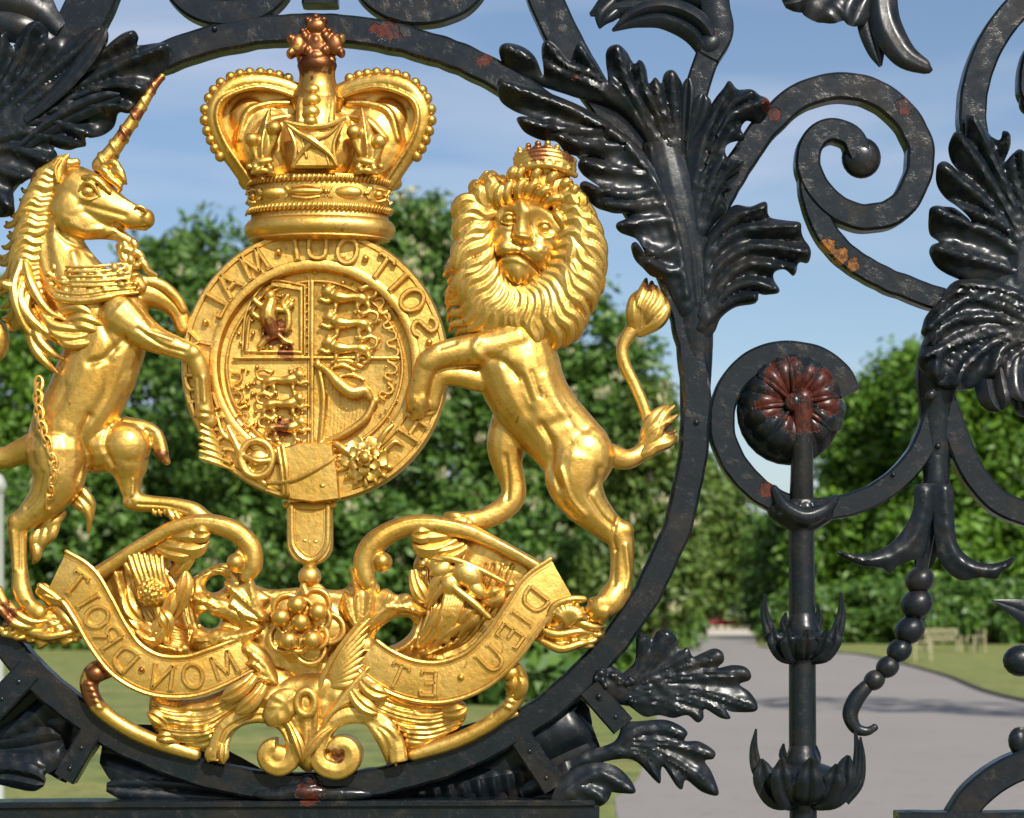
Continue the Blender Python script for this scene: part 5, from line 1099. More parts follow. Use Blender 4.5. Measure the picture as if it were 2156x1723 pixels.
# tail root
q.tube([(66, 940, 20, 32), (30, 952, 10, 27), (0, 962, 6, 24), (-50, 960, 4, 24), (-92, 915, 4, 22), (-100, 850, 4, 20), (-70, 790, 4, 22), (-40, 760, 4, 26)], flat=.8, seg=14)
q.ell(-26, 712, 4, 38, 50, 26, 0)
uni = q.build('unicorn', GOLD, arms, voxel=2.4, smooth=7, carve=[
 ([(332, 486), (304, 490), (272, 488), (250, 480)], 5, -12), ([(308, 453)], 5, -6), ([(120, 470), (132, 500), (170, 520), (220, 512), (244, 498)], 5, -4), ([(196, 414)], 16, -6), ([(222, 400), (262, 424), (296, 440)], 6, 3), ([(180, 440), (230, 452), (270, 462)], 6, -3),
 ([(160, 480), (190, 492), (220, 488)], 6, 3), ([(255, 605), (300, 650), (330, 690)], 6, -4), ([(220, 640), (226, 690), (250, 740)], 9, -3.5), ([(270, 720), (230, 760), (200, 770)], 8, -6),
 ([(150, 820), (130, 860), (110, 880)], 8, -3), ([(240, 770), (230, 830), (200, 880)], 12, -4), ([(196, 880), (180, 920), (190, 970), (170, 1010)], 7, -7), ([(130, 1000), (110, 1050), (80, 1084)], 5, 3), ([(100, 1000), (84, 1046), (60, 1070)], 5, -4),
 ([(30, 1120), (34, 1200)], 4, 3), ([(46, 1120), (46, 1200)], 4, -3), ([(60, 1270), (50, 1284)], 4, -4), ([(300, 700), (350, 734), (396, 748)], 4, -3), ([(320, 706), (370, 722)], 4, 3), ([(422, 800), (424, 850)], 4, -3), ([(434, 800), (436, 850)], 4, 3), ([(418, 872), (450, 876)], 4, -4),
 ([(232, 900), (224, 940), (240, 980)], 6, -5), ([(280, 1010), (278, 1040)], 4, 3), ([(290, 1062), (350, 1066), (396, 1078)], 3, -3), ([(306, 906), (322, 912)], 3, -3), ([(100, 480), (110, 560), (128, 620)], 10, -5), ([(160, 540), (176, 590)], 8, 4), ([(70, 930), (80, 980)], 8, -4)])
q = Q()
for x, y in ((195, 412),): q.ell(x, y+2, 84, 14, 11, 9)
q.build('eye', GOLD, uni)
q = Q(); q.tube([(174, 416, 82, 4), (188, 398, 88, 5), (206, 400, 90, 5), (220, 424, 84, 4)], seg=8); q.tube([(178, 426, 84, 3), (196, 432, 88, 3.5), (214, 426, 86, 3)], seg=8)
q.tube([(286, 452, 68, 3), (296, 442, 72, 4), (310, 446, 70, 3.5), (314, 456, 68, 3)], seg=6); q.ell(197, 415, 92, 3.8, 3.8, 2)
q.tube([(186, 384, 80, 7), (212, 388, 86, 8), (240, 414, 82, 5)], seg=8); q.build('eyelid', GOLD, uni, voxel=1.7, smooth=1)
q = Q(); q.leaf([(142, 398, 74, 8), (136, 372, 80, 14), (140, 348, 78, 12), (152, 332, 70, 2)], 8, -.5, 0); q.tube([(130, 392, 76, 4), (126, 366, 80, 4), (138, 342, 76, 3)], seg=8); q.build('ear', GOLD, uni)
q = Q()
H0 = [(212, 350), (240, 316), (262, 282), (285, 246), (305, 212), (324, 180), (340, 160)]
q.tube([(x, y, 46-i*2, 18-i*1.75) for i, (x, y) in enumerate(H0)], seg=12)
P = cr_path([(x, y, 46-i*2, 18-i*1.75) for i, (x, y) in enumerate(H0)], 2.0); n = len(P); pts = []
for i in range(0, n, 2):
    t = i/n*2*math.pi*6; T = P[min(i+1, n-1), :2]-P[max(i-1, 0), :2]; T /= np.linalg.norm(T); nx, ny = -T[1], T[0]
    r = P[i, 3]*.9; pts.append((P[i, 0]+nx*r*math.cos(t), P[i, 1]+ny*r*math.cos(t), P[i, 2]+r*math.sin(t), max(2, P[i, 3]*.32)))
q.tube(pts, seg=6, step=4); q.build('horn', GOLD, uni, voxel=1.9, smooth=1)
q = Q()
crest = cr_path([(150, 352, 0), (118, 372, 0), (96, 420, 0), (84, 480, 0), (76, 540, 0), (72, 600, 0), (84, 660, 0)], 4)
q.tube([(130, 372, 38, 20), (96, 420, 32, 24), (80, 480, 30, 26), (70, 540, 28, 28), (66, 600, 28, 30), (90, 670, 30, 34)], flat=.7)
for k in range(32):
    i = int((k+random.random()*.5)/32.5*(len(crest)-1)); x, y = crest[i, :2]; f = i/len(crest)
    L = 40+28*math.sin(f*3)+random.uniform(-8, 12); dy = 20+30*f+random.uniform(-10, 10)
    w = random.uniform(-8, 8)
    lock(q, [(x+14, y-6), (x-L*.25, y-8+w), (x-L*.62, y+dy*.45-w), (x-L, y+dy)], 9+random.uniform(-1.5, 1.5), 56, 24, 14, .4, 5, 7)
for P in ([(60, 590), (54, 640), (80, 690), (130, 720)], [(72, 610), (66, 660), (100, 700), (150, 730)], [(50, 560), (40, 620), (62, 690), (100, 740)], [(84, 650), (120, 690), (170, 700), (222, 712)], [(90, 670), (130, 712), (180, 716), (215, 690)],
          [(110, 690), (150, 730), (190, 730), (204, 716)], [(70, 660), (92, 720), (120, 750), (140, 760)], [(20, 600), (4, 612), (-6, 606), (-14, 612)], [(60, 600), (30, 610), (14, 604), (2, 610)], [(140, 690), (176, 676), (210, 684), (234, 700)], [(150, 710), (176, 694), (204, 700), (226, 706)],
          [(64, 690), (84, 740), (110, 772), (128, 790)], [(128, 665), (170, 655), (200, 668), (214, 690)], [(60, 560), (78, 610), (110, 660), (150, 680)], [(50, 600), (60, 650), (90, 700), (130, 730)]):
    lock(q, P, 9, 66, 70, 14, .3)
for P in ([(225, 352), (246, 350), (256, 362), (250, 374)], [(236, 366), (256, 372), (266, 386), (258, 396)], [(222, 372), (240, 384), (258, 400), (252, 412)], [(236, 350), (258, 366), (264, 376), (270, 392)], [(210, 360), (226, 366), (236, 380), (240, 396)]): lock(q, P, 7, 62, 60, 6, .4)
for P in ([(262, 500), (266, 520), (278, 534), (290, 548)], [(258, 505), (258, 530), (268, 550), (284, 560)], [(250, 520), (262, 545), (280, 556), (300, 560)], [(272, 505), (284, 514), (286, 528), (278, 540)]): lock(q, P, 7, 46, 44, 6, .3)
q.build('mane', GOLD, uni, voxel=1.9, smooth=1)
# coronet collar round the neck
q = Q()
band = [(104, 612, 66, 6), (130, 634, 80, 7), (180, 642, 88, 8), (235, 634, 86, 8), (292, 616, 64, 6)]
q.tube([(x, y, d, r) for x, y, d, r in band], seg=10); q.tube([(x, y-14, d, 5) for x, y, d, r in band], seg=8); q.tube([(x+2, y-34, d-2, 4) for x, y, d, r in band], seg=8)
for k in range(6):
    t = k/5; x = 118+t*160; y = 586+26*math.sin(t*3.1)-t*18; z = 66+16*math.sin(t*3.1)
    q.tube([(x-4, y+34, z, 9), (x, y+4, z+2, 8), (x+3, y-12, z, 6)], seg=8, flat=.7)
    q.ell(x+3, y-16, z+2, 9, 11, 8); q.ell(x-9, y-4, z+2, 9, 7, 7, 20); q.ell(x+15, y-4, z+2, 9, 7, 7, -20)
    if k < 5: q.ell(x+18, y+20, z+6, 9, 7, 6)
for a in range(7):
    y = 566+a*10; q.tube([(150+a*3, y+4, 86, 3.4), (210+a*4, y+4, 88, 3.8), (262+a*6, y-4, 74, 3.2)], seg=6)
for P in ([(255, 535), (268, 528), (280, 534), (276, 550)], [(272, 545), (290, 535), (302, 548), (298, 566)], [(290, 560), (304, 556), (314, 572), (330, 580)]): lock(q, P, 8, 50, 44, 6, .5)
q.tube([(262, 540, 46, 12), (282, 580, 50, 14), (300, 606, 50, 12)], seg=10); q.tube([(300, 590, 40, 12), (340, 600, 36, 12), (372, 628, 30, 12), (384, 650, 28, 10)], seg=10)
q.build('coronet_collar', GOLD, uni, voxel=1.9, smooth=1)
q = Q()     # trimmings on the legs
for P in ([(160, 1020), (178, 1042), (190, 1064), (186, 1098)], [(150, 1036), (172, 1060), (184, 1086), (180, 1120)], [(148, 1050), (166, 1066), (182, 1076), (192, 1090)], [(128, 1080), (112, 1098), (100, 1112), (96, 1120)], [(112, 1060), (100, 1090), (86, 1110), (72, 1116)],
          [(66, 1140), (74, 1156), (72, 1176), (62, 1186)], [(80, 1110), (70, 1130), (66, 1150), (58, 1170)], [(96, 1100), (88, 1130), (80, 1150), (66, 1170)], [(118, 1075), (108, 1120), (92, 1140), (80, 1160)]): lock(q, P, 9, 20, 14, 8, .3)
for k in range(9): x = 320+k*12; lock(q, [(x, 1070), (x+2, 1080), (x+6, 1086+k*1.2)], 4, 30, 26, 2, .4)
for P in ([(354, 1075), (362, 1090), (368, 1102)], [(366, 1078), (376, 1092), (384, 1104)]): lock(q, P, 6, 34, 28, 4, .4)
for k in range(8): y = 868+k*14; lock(q, [(425, y), (436+k*3, y+10), (446+k*7, y+26)], 5, 60, 46, 4, .3)
q.build('leg_feather', GOLD, uni, voxel=2, smooth=1)
links = cr_path([(92, 806, 80), (92, 850, 88), (100, 900, 92), (116, 945, 94), (126, 985, 92), (118, 1030, 84), (108, 1070, 70)], 22)
for i in range(len(links)-1):
    a, b_ = links[i], links[i+1]; c = (a+b_)/2; T = (b_-a)/np.linalg.norm(b_-a); q = Q(); S = np.array([-T[1], T[0], 0])
    w = 8.5 if i % 2 == 0 else 4
    pts = [tuple(c+T*16*math.cos(t)+S*w*math.sin(t)+np.array([0, 0, 0 if i % 2 == 0 else 7*math.sin(t)]))+(3.4,) for t in np.linspace(0, 2*math.pi, 11)]
    q.tube(pts, seg=7, step=5); q.build('chain_link', GOLD, uni)
# ================= compartment: scrolls, ribbon, flowers
comp = empty('compartment', parent=arms)
def ribbon(pts, t=9, rim=5):
    pts = [(x, y, d, w*1.06) for x, y, d, w in pts]
    return ribbon_(pts, t, rim)
def ribbon_(pts, t, rim):
    """flat band with raised rims; pts (x,y,d,halfwidth)"""
    q = Q(); P = cr_path(pts, 7); n = len(P)
    T = np.gradient(P[:, :2], axis=0); T /= np.linalg.norm(T, axis=1, keepdims=True); S = np.stack([-T[:, 1], T[:, 0]], 1)
    V = []; F = []
    for i in range(n):
        for a, z in ((-1, -t), (1, -t), (1, 0), (.5, 2), (-.5, 2), (-1, 0)): V.append((P[i, 0]+S[i, 0]*a*P[i, 3], P[i, 1]+S[i, 1]*a*P[i, 3], P[i, 2]+z))
    for i in range(n-1):
        for j in range(6): k = (j+1) % 6; F.append((i*6+j, i*6+k, (i+1)*6+k, (i+1)*6+j))
    F += [tuple(range(6)), tuple((n-1)*6+j for j in range(6))]; q.add(V, F)
    for s_ in (-1, 1):
        E = [(P[i, 0]+S[i, 0]*s_*P[i, 3]*.96, P[i, 1]+S[i, 1]*s_*P[i, 3]*.96, P[i, 2]+1, rim) for i in range(0, n, 2)]; q.tube(E, seg=8, step=7)
        E = [(P[i, 0]+S[i, 0]*s_*P[i, 3]*.78, P[i, 1]+S[i, 1]*s_*P[i, 3]*.78, P[i, 2]+1.5, 1.6) for i in range(0, n, 2)]; q.tube(E, seg=6, step=7)
    return q
RL = [(122, 1208, 56, 50), (168, 1232, 62, 46), (202, 1282, 66, 44), (232, 1336, 66, 43), (272, 1388, 66, 42), (330, 1420, 66, 41), (400, 1424, 64, 41), (458, 1406, 60, 40), (520, 1378, 50, 36)]
RR = [(1184, 1222, 56, 50), (1138, 1250, 62, 46), (1100, 1300, 66, 43), (1056, 1362, 66, 42), (1000, 1412, 66, 41), (930, 1436, 66, 41), (862, 1430, 64, 40), (806, 1404, 60, 38), (772, 1376, 52, 34)]
ribbon(RL).build('motto_ribbon', GOLD, comp); ribbon(RR).build('motto_ribbon', GOLD, comp)
def near(P, x, y):
    i = int(np.argmin((P[:, 0]-x)**2+(P[:, 1]-y)**2)); T = P[min(i+2, len(P)-1), :2]-P[max(i-2, 0), :2]; return i, T/np.linalg.norm(T)
def word(items, path, flip, d):
    q = Q(); P = cr_path(path, 4)
    for ch, x, y in items:
        i, T = near(P, x, y); right = T*flip              # mirrored reading direction
        up = np.array([T[1], -T[0]]) if flip > 0 else np.array([-T[1], T[0]])
        # letters stand with their tops to the inside of the curve
        glyph(q, ch, P[i, 0], P[i, 1], -up, right, 44, d, 3.0)
    return q
PRr = [tuple(p) for p in RR]
def side(path, items, sgn):
    q = Q(); P = cr_path(path, 4)
    for ch, x, y in items:
        i, T = near(P, x, y)
        up = np.array([-T[1], T[0]])*sgn; glyph(q, ch, P[i, 0], P[i, 1], up, T, 50, P[i, 2]+1, 4.6)
    return q
side(RR, [('D', 1124, 1264), ('I', 1098, 1300), ('E', 1074, 1338), ('U', 1034, 1384), ('.', 972, 1424), ('E', 902, 1436), ('T', 840, 1420)], 1).build('motto_lettering', GOLD, comp)
RLr = RL[::-1]
side(RLr, [('M', 476, 1398), ('O', 410, 1422), ('N', 350, 1424), ('.', 304, 1410), ('D', 268, 1384), ('R', 234, 1340), ('O', 210, 1298), ('I', 192, 1264), ('T', 162, 1232)], 1).build('motto_lettering', GOLD, comp)
# ribbon ends turned back behind
q = Q(); q.tube([(88, 1234, 54, 7), (130, 1264, 58, 7), (166, 1300, 58, 5)], seg=8); q.tube([(86, 1240, 40, 16), (110, 1262, 36, 18), (150, 1300, 30, 18)], seg=10, flat=.5); q.build('ribbon_fold', GOLD, comp)
# scroll arms above the ribbons
def carm(pts, vx, vy, s_):
    q = Q(); q.tube(pts, flat=.9, seg=16)
    P = cr_path(pts, 8); q.tube([(x, y-r*.4, d+r*.7, 4) for x, y, d, r in P[::2]], seg=6)
    q.tube([(vx+20*math.cos(a)*(1-i*.05), vy+20*math.sin(a)*(1-i*.05), 46+i, 8) for i, a in enumerate(np.linspace(-1.4*s_ if s_ > 0 else math.pi+1.4, (4.4 if s_ > 0 else math.pi-4.4), 9))], seg=10)
    q.ball(vx, vy, 56, 17, 16); q.build('scroll_arm', GOLD, comp, voxel=2.4, smooth=2)
carm([(196, 1216, 40, 18), (250, 1180, 42, 15), (310, 1142, 44, 15), (370, 1112, 46, 17), (430, 1102, 46, 20), (490, 1116, 46, 22), (528, 1150, 46, 22), (534, 1190, 46, 20), (520, 1216, 46, 14)], 500, 1184, 1)
carm([(1160, 1212, 40, 16), (1100, 1176, 42, 14), (1040, 1144, 44, 15), (980, 1118, 46, 18), (910, 1106, 46, 22), (850, 1110, 46, 22), (794, 1140, 46, 25), (768, 1180, 46, 24), (772, 1222, 46, 20), (790, 1240, 44, 12)], 806, 1182, -1)
# inner leaves of the arms
def lf(L, name='acanthus_leaf', t=8, cup=.45, groove=.35, **k):
    q = Q()
    for pts in L: q.leaf([(a, b_, c, w) for a, b_, c, w in pts], t, cup, groove, 11, 6, **k)
    return q
def lfb(L, name):
    for pts in L: lf([pts]).build(name, GOLD, comp)
def arc(x0, y0, x1, y1, w, b_=0, z=40, dz=14):
    dx, dy = x1-x0, y1-y0; L = math.hypot(dx, dy); nx, ny = -dy/L, dx/L
    return [(x0+dx*t+nx*b_*4*t*(1-t), y0+dy*t+ny*b_*4*t*(1-t), z+dz*math.sin(t*2.4), w/2*k) for t, k in ((0, .6), (.3, .9), (.6, 1.1), (.85, .8), (1, .1))]
lfb([arc(350, 1130, 442, 1140, 60, 10), arc(330, 1150, 420, 1160, 40, 8), arc(400, 1120, 446, 1124, 34, 4, 50)], 'acanthus_leaf')
lfb([arc(960, 1130, 866, 1140, 60, -10), arc(980, 1150, 900, 1170, 40, -8), arc(920, 1120, 866, 1126, 34, -4, 50)], 'acanthus_leaf')
# thistle (left)
q = Q(); q.ell(322, 1248, 52, 31, 30, 26)
for k in range(30):
    a = k*2.4; r = (k/30)**.5*27; q.ball(322+r*math.cos(a), 1248+r*math.sin(a), 79-r*r*.022, 5.4, 8)
for k in range(7): q.tube([(300+k*9, 1236, 56, 6), (286+k*10, 1196+abs(k-4)*2, 58, 5), (270+k*12, 1172+k*2-10, 48, 5)], seg=8)
for k in range(6): q.tube([(262+k*13, 1186-k*3, 40, 7), (290+k*8, 1222, 54, 5)], seg=8)
q.tube([(330, 1276, 44, 10), (340, 1310, 44, 9), (350, 1350, 44, 8)], seg=8); q.build('thistle', GOLD, comp, voxel=1.7, smooth=0)
lfb([arc(262, 1240, 300, 1310, 40, 10, 30), arc(280, 1310, 350, 1340, 40, 12, 36), arc(250, 1280, 300, 1340, 36, 6, 30), arc(346, 1330, 372, 1240, 34, -8, 34), arc(360, 1300, 392, 1200, 34, 10, 34), arc(360, 1210, 390, 1140, 40, 14, 34), arc(352, 1340, 340, 1286, 30, 10, 50), arc(300, 1370, 350, 1290, 34, 8, 40)], 'thistle_leaf')
# back plate of cast foliage holding everything together, pierced with the holes one sees through
q = Q()
cast_plate(q, [(205, 1205), (260, 1172), (320, 1138), (352, 1130), (350, 1160), (362, 1206), (385, 1222), (440, 1192), (480, 1186), (510, 1214), (560, 1240), (640, 1236), (720, 1240), (752, 1200), (770, 1232), (800, 1252), (850, 1256), (878, 1236), (868, 1196), (880, 1160), (900, 1120), (960, 1114), (1040, 1144), (1120, 1186), (1150, 1212), (1100, 1290), (1040, 1370), (960, 1430), (860, 1432), (780, 1400), (720, 1420), (650, 1440), (580, 1420), (520, 1400), (440, 1420), (340, 1420), (270, 1380), (230, 1310)],
  [[(240, 1200), (262, 1270), (300, 1340), (380, 1370)], [(360, 1220), (390, 1280), (400, 1350)], [(500, 1240), (440, 1268), (400, 1262)], [(540, 1340), (470, 1320), (400, 1340)], [(760, 1250), (800, 1290), (862, 1300)], [(760, 1370), (830, 1370), (880, 1340)], [(1060, 1200), (1030, 1280), (960, 1350), (900, 1380)], [(930, 1130), (900, 1200), (910, 1280), (880, 1360)], [(980, 1150), (960, 1240), (930, 1330)]],
  d0=16, thick=26, ridge=14, rw=10, groove=0, curl=6, rim=5, cell=8, lump=1.5, holes=[(450, 1229, 24, 17, -.5), (437, 1304, 23, 20, 0.3), (828, 1331, 46, 24, -.55)])
q.ell(640, 1325, 18, 90, 84, 24)
fl = []
for k in range(7): fl.append(([(262+k*9, 1210+k*4), (280+k*9, 1280), (316+k*9, 1340-k*3), (372+k*8, 1366-k*7)], 3, -5))
for k in range(6): fl.append(([(884+k*11, 1150), (896+k*10, 1220), (890+k*12, 1290), (868+k*16, 1360)], 3, -5))
for k in range(5): fl.append(([(1080-k*14, 1190), (1050-k*13, 1270), (990-k*10, 1350), (930-k*8, 1384)], 3, -5))
for k in range(4): fl.append(([(376+k*9, 1220), (386+k*8, 1290), (404+k*8, 1350)], 3, -5)); fl.append(([(756+k*12, 1262), (790+k*8, 1300), (800+k*10, 1360)], 3, -5))
for x0, s_ in ((440, 1), (850, -1)): 
    for k in range(3): fl.append(([(x0-30*s_, 1196+k*7), (x0, 1190+k*7), (x0+40*s_, 1200+k*7)], 2.6, -4))
q.build('backing_foliage', GOLD, comp, voxel=2.3, smooth=2, carve=fl)
# bell flower / shamrock (right)
q = Q(); q.ell(985, 1210, 52, 36, 28, 22, 30); q.ell(948, 1230, 48, 24, 24, 18); q.ell(1004, 1242, 52, 26, 18, 16, 40); q.ell(930, 1200, 48, 26, 20, 16, -20)
q.tube([(905, 1190, 48, 7), (925, 1176, 54, 7), (960, 1180, 60, 7), (1010, 1200, 60, 7), (1060, 1225, 54, 6)], seg=8); q.tube([(960, 1240, 60, 8), (1000, 1272, 64, 9), (1030, 1300, 60, 7)], seg=8)
for k in range(7): q.tube([(940+k*7, 1250, 50, 7), (930+k*6, 1290, 54, 7), (905+k*6, 1340+k*2, 46, 5)], seg=8)
for k in range(12): q.ball(random.uniform(890, 930), random.uniform(1180, 1220), 50, random.uniform(5, 9), 8)
q.build('shamrock', GOLD, comp, voxel=2, smooth=1)
lfb([arc(900, 1280, 960, 1200, 34, -10, 40), arc(1010, 1260, 1062, 1240, 44, 8, 44), arc(900, 1370, 985, 1300, 40, -10, 36), arc(960, 1340, 1020, 1280, 40, -8, 40), arc(880, 1360, 930, 1270, 36, 10, 40), arc(870, 1200, 900, 1270, 30, 6, 40), arc(1050, 1240, 1090, 1236, 30, 0, 44)], 'shamrock_leaf')
# great rose in the middle
q = Q(); rx, ry = 645, 1318
cast_plate(q, [(rx+(84+8*math.cos(5*a+.6))*math.cos(a), ry+(86+8*math.cos(5*a+.6))*math.sin(a)) for a in np.linspace(0, 2*math.pi, 41)[:-1]], [], d0=24, thick=30, rim=16, curl=0, lump=2)
q.ell(rx, ry, 44, 66, 68, 22)
for g, (R, rr, z, n, o) in enumerate(((62, 30, 56, 5, .12), (40, 24, 68, 5, .75))):
    for k in range(n):
        a = 2*math.pi*k/n+o; cx_, cy_ = rx+math.cos(a)*R*.82, ry+math.sin(a)*R*.82
        q.ell(cx_, cy_, z-6, rr*.9, rr*.9, 9)
        q.tube([(cx_+math.cos(a+t)*rr, cy_+math.sin(a+t)*rr, z+3*math.cos(t), 6) for t in np.linspace(-1.9, 1.9, 8)], seg=8)
q.tube([(640, 1236, 50, 9), (646, 1250, 58, 8)], seg=8)
q.build('rose', GOLD, comp, voxel=2.1, smooth=1)
q = Q()
for x, y in ((630, 1274), (674, 1288), (597, 1300), (638, 1310), (614, 1348), (662, 1346)): q.ell(x, y, 82, 21, 20, 19)
q.build('rose_seeds', GOLD, comp)
# leaves round the rose
def zl(pts): return [(x*.6864, 1052.8+y*.6864) for x, y in pts]
def zplate(outline, veins, name='rose_leaf', **k):
    q = Q(); cast_plate(q, zl(outline), [zl(v) for v in veins], **{**dict(thick=20, ridge=8, rw=6, groove=3, gw=2, curl=6, cell=4, rim=5, lump=.5), **k}); q.build(name, GOLD, comp)
zplate([(690, 250), (735, 262), (772, 238), (792, 272), (832, 300), (814, 330), (824, 372), (780, 376), (738, 378), (722, 342), (700, 332), (706, 290)], [[(818, 372), (770, 320), (700, 262)], [(800, 360), (780, 300), (776, 250)], [(790, 370), (740, 345), (708, 320)]], d0=46)
zplate([(592, 290), (640, 280), (662, 300), (700, 298), (742, 328), (792, 366), (806, 396), (760, 404), (716, 384), (690, 366), (650, 356), (640, 340), (612, 352), (594, 330)], [[(800, 392), (720, 345), (600, 302)], [(740, 370), (700, 350), (615, 340)], [(740, 350), (690, 318), (645, 292)]], d0=38)
zplate([(585, 424), (604, 392), (640, 404), (664, 396), (720, 398), (806, 388), (784, 418), (764, 446), (716, 450), (690, 464), (650, 458), (630, 470), (600, 456)], [[(800, 396), (700, 424), (592, 428)], [(730, 430), (690, 452)], [(680, 420), (640, 454)]], d0=42)
zplate([(742, 452), (772, 432), (812, 462), (840, 508), (862, 572), (800, 566), (768, 544), (782, 524), (745, 502), (762, 486)], [[(850, 566), (810, 500), (752, 455)], [(830, 540), (780, 505)], [(836, 556), (790, 545)]], d0=48)
zplate([(1074, 208), (1100, 236), (1114, 272), (1152, 246), (1156, 330), (1134, 402), (1080, 398), (1046, 332), (1056, 280), (1086, 292)], [[(1104, 392), (1098, 300), (1078, 216)], [(1112, 392), (1134, 330), (1148, 256)], [(1090, 390), (1070, 340), (1058, 292)]], d0=46)
zplate([(1126, 312), (1180, 272), (1216, 290), (1252, 288), (1276, 318), (1310, 340), (1290, 358), (1240, 346), (1200, 362), (1160, 390), (1126, 404)], [[(1126, 396), (1190, 330), (1300, 346)], [(1170, 340), (1200, 290)], [(1210, 330), (1250, 296)]], d0=42)
# palm fans
q = Q()
for k in range(9):
    t = k/8; q.leaf([(a, b_, c, w) for a, b_, c, w in arc(668, 1490-k*6, 770-20*t+10, 1302+t*130, 17, -14+t*20, 44, 20)], 6, .5, .1, 7, 6)
q.tube([(656, 1540, 46, 6), (668, 1470, 62, 6), (700, 1390, 68, 6), (766, 1300, 62, 4)], seg=8)
q.build('palm_leaf', GOLD, comp)
# central stem, bud and bottom volutes
q = Q()
cast_plate(q, [(560, 1440), (640, 1420), (740, 1420), (780, 1460), (760, 1500), (720, 1506), (690, 1530), (676, 1560), (668, 1610), (648, 1626), (626, 1608), (618, 1560), (600, 1530), (560, 1506), (520, 1500), (520, 1470)], [[(650, 1600), (646, 1520), (670, 1440), (700, 1400)], [(640, 1560), (600, 1500), (560, 1470)]], d0=40, thick=44, ridge=10, rw=18, groove=0, curl=0, rim=10)
q.tube([(655, 1450, 58, 8), (668, 1480, 66, 8), (664, 1530, 62, 8), (656, 1590, 56, 6)], seg=10)
for k in range(5): q.tube([(668+k*5, 1560-k*12, 58, 6), (700+k*9, 1500-k*12, 66, 6), (760+k*4, 1462-k*14, 62, 5)], seg=8)
q.build('centre_stem', GOLD, comp, voxel=2.4, smooth=2)
zplate([(814, 642), (836, 596), (878, 576), (922, 586), (928, 620), (902, 666), (860, 692), (824, 688)], [[(918, 592), (870, 630), (822, 682)], [(880, 620), (850, 600)], [(870, 632), (836, 630)], [(884, 618), (900, 650)], [(862, 644), (866, 676)]], name='leaf', d0=72, thick=14, ridge=3, rw=6, groove=0, curl=0)
q = Q(); q.tube([(648+19*math.sin(a), 1478-25*math.cos(a), 76, 9) for a in np.linspace(0, 6.28, 13)], seg=12); q.ell(648, 1480, 66, 16, 22, 8); q.build('bud', GOLD, comp, voxel=2, smooth=1)
# volutes: deep curled bands
def band(pts, w, d0, d1):
    q.sweep(cr_path([(x, y, 0) for x, y in pts], 5)[:, :3], [(-w/2, d0+3), (-w/2+3, d0), (w/2-3, d0), (w/2, d0+3), (w/2, d1-5), (w/2-4, d1), (0, d1+3), (-w/2+4, d1), (-w/2, d1-5)])
q = Q(); band([(458, 1602), (460, 1566), (474, 1534), (504, 1512), (544, 1504), (584, 1512), (612, 1538), (622, 1576), (612, 1604), (590, 1616), (568, 1608), (560, 1590), (568, 1574), (582, 1572)], 36, -6, 60); q.ell(586, 1590, 46, 26, 24, 16); q.ell(466, 1596, 40, 10, 14, 14)
q.build('volute', GOLD, comp, voxel=2.3, smooth=1, carve=[([(462, 1600), (468, 1560), (486, 1530), (544, 1506), (590, 1520), (616, 1560)], 3, -5)])
q = Q(); band([(840, 1604), (834, 1566), (816, 1532), (784, 1510), (744, 1504), (704, 1516), (678, 1546), (668, 1586), (680, 1612), (710, 1622), (736, 1610), (744, 1588), (732, 1570), (712, 1568), (702, 1582)], 38, -6, 62); q.ell(714, 1594, 40, 30, 26, 16)
for P in ([(790, 1520), (824, 1536), (842, 1566), (850, 1600)], [(786, 1524), (814, 1546), (828, 1580), (834, 1612)], [(780, 1524), (802, 1552), (812, 1580), (816, 1606)]): lock(q, P, 9, 56, 40, 8, .4)
q.build('volute', GOLD, comp, voxel=2.3, smooth=1)
# side masses under the ribbons
q = Q()
cast_plate(q, [(316, 1462), (360, 1474), (420, 1470), (480, 1446), (540, 1404), (600, 1410), (630, 1450), (600, 1520), (560, 1506), (510, 1508), (484, 1536), (468, 1574), (430, 1584), (366, 1566), (318, 1530)],
  [[(340, 1500), (400, 1522), (460, 1508), (540, 1450)], [(330, 1530), (380, 1546), (440, 1540)], [(400, 1486), (470, 1480), (560, 1430)]], d0=30, thick=44, ridge=14, rw=14, groove=0, curl=4, rim=12)
q.build('base_foliage', GOLD, comp, voxel=2.3, smooth=2, carve=[([(326, 1484+k*13), (380, 1496+k*12), (440, 1496+k*11), (500, 1466+k*9), (570, 1424+k*9)], 3, -6) for k in range(7)])
q = Q()
cast_plate(q, [(690, 1420), (760, 1404), (800, 1440), (860, 1474), (930, 1482), (970, 1476), (984, 1496), (966, 1534), (908, 1566), (856, 1578), (828, 1540), (780, 1512), (720, 1512), (680, 1480)],
  [[(700, 1440), (760, 1466), (820, 1500), (900, 1510), (960, 1490)], [(720, 1480), (800, 1510), (860, 1540)], [(740, 1430), (800, 1462), (880, 1490)]], d0=30, thick=44, ridge=14, rw=13, groove=0, curl=4, rim=12)
q.build('base_foliage', GOLD, comp, voxel=2.3, smooth=2, carve=[([(700, 1440+k*9), (760, 1452+k*11), (830, 1484+k*11), (900, 1496+k*11), (970, 1486+k*9)], 3, -6) for k in range(7)])
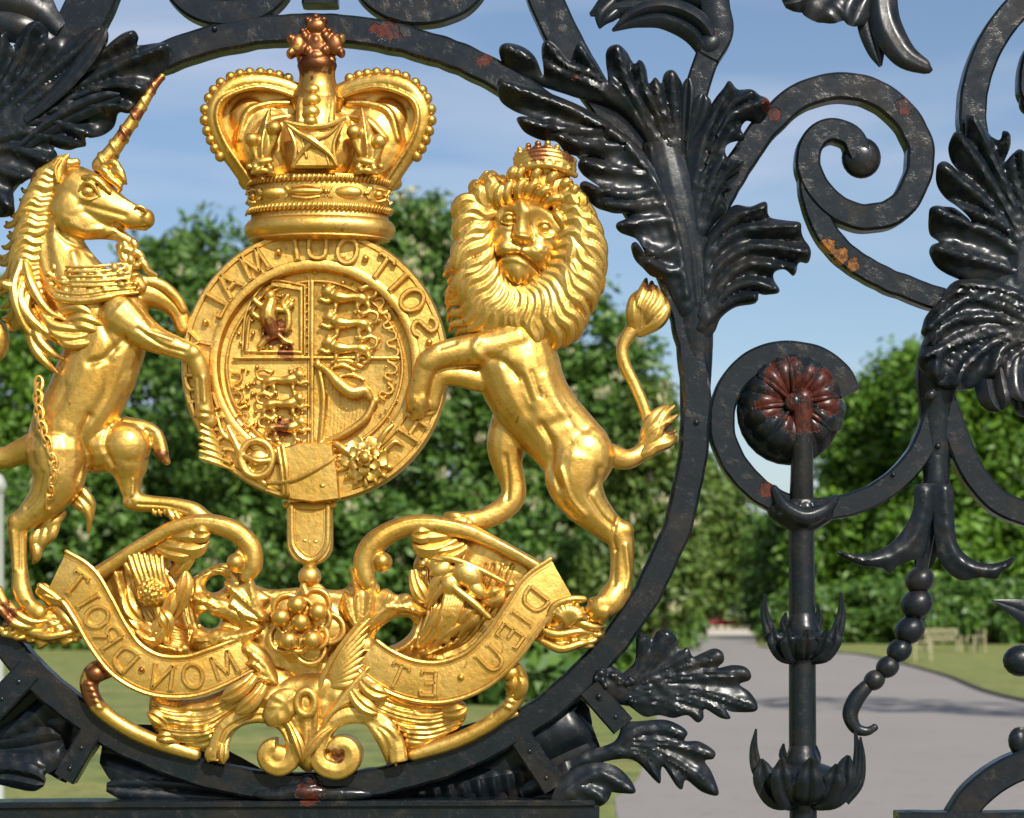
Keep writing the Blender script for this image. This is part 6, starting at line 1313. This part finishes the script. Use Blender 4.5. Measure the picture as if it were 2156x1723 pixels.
# end scrolls with curled tips resting on the ring
for s_ in (0, 1):
    m_ = (lambda x: x) if s_ == 0 else (lambda x: 1280-x)
    q = Q(); q.tube([(m_(250), 1400, 30, 18), (m_(222), 1408, 34, 22), (m_(200), 1416, 36, 24), (m_(188), 1434, 38, 21), (m_(190), 1460, 38, 19), (m_(206), 1488, 38, 18), (m_(238), 1516, 36, 17), (m_(284), 1544, 34, 17), (m_(336), 1566, 32, 17), (m_(410), 1590, 30, 14)], flat=.9, seg=14)
    q.ell(m_(204), 1418, 50, 20, 18, 16)
    for k in range(5): q.ell(m_(190+k*5), 1440+k*12, 48, 13, 8, 10, 20)
    q.build('end_scroll', GOLD, comp, voxel=2.3, smooth=1)
lfb([arc(470, 1560, 440, 1604, 26, 4, 44), arc(480, 1550, 474, 1608, 22, 4, 48), arc(360, 1540, 312, 1500, 30, 6, 44), arc(380, 1560, 330, 1556, 24, 6, 40), arc(540, 1420, 470, 1470, 34, -8, 66), arc(560, 1440, 500, 1500, 30, -8, 70), arc(760, 1430, 820, 1462, 34, 8, 64), arc(740, 1450, 800, 1500, 30, 8, 66), arc(930, 1500, 984, 1488, 30, 6, 56), arc(700, 1530, 640, 1600, 20, 6, 66), arc(610, 1520, 640, 1600, 20, -6, 66)], 'acanthus_leaf')
lfb([arc(1090, 1500, 1010, 1530, 26, 4, 30), arc(1075, 1470, 1085, 1420, 44, 8, 50)], 'acanthus_leaf')
# rocky grass mounds under the beasts
def mound(cx, cy, rx, ry, n, name, extra):
    q = Q(); q.ell(cx, cy, 20, rx, ry, 30)
    for k in range(n):
        a = random.uniform(0, 6.28); r = random.random()**.5; x, y = cx+rx*r*math.cos(a), cy+ry*r*math.sin(a)
        q.ell(x, y, 34+12*(1-r), random.uniform(9, 18), random.uniform(5, 9), 12, random.uniform(-30, 30))
    for P in extra: lock(q, P, 8, 44, 40, 12, .3)
    q.build(name, GOLD, comp, voxel=2.2, smooth=1)
mound(92, 1318, 96, 42, 60, 'mound', [[(10, 1290), (30, 1310), (60, 1320), (110, 1316)], [(20, 1270), (44, 1296), (80, 1310), (120, 1300)], [(60, 1330), (100, 1340), (140, 1334), (180, 1320)], [(0, 1240), (8, 1262), (20, 1280), (40, 1290)], [(120, 1280), (140, 1300), (160, 1320), (190, 1330)], [(-10, 1262), (4, 1280), (20, 1300), (50, 1312)]])
mound(1200, 1330, 76, 40, 34, 'mound', [[(1150, 1290), (1180, 1300), (1230, 1300), (1268, 1310)], [(1130, 1320), (1170, 1336), (1220, 1330), (1262, 1336)], [(1140, 1350), (1180, 1366), (1220, 1356), (1250, 1350)], [(1200, 1286), (1220, 1310), (1250, 1320), (1276, 1318)]])
q = Q()   # shell on the right mound
for k in range(9):
    a = math.radians(-70+k*20); q.tube([(1196, 1318, 60, 4), (1196+20*math.sin(a), 1300-14*math.cos(a), 70, 6), (1196+38*math.sin(a), 1302-32*math.cos(a), 60, 5)], seg=8)
q.tube([(1152, 1310, 60, 8), (1166, 1276, 66, 8), (1200, 1262, 66, 8), (1228, 1262, 60, 8)], seg=10)
q.build('shell', GOLD, comp, voxel=2, smooth=1)
print('objects', len(bpy.data.objects), 'verts', sum(len(m.vertices) for m in bpy.data.meshes))
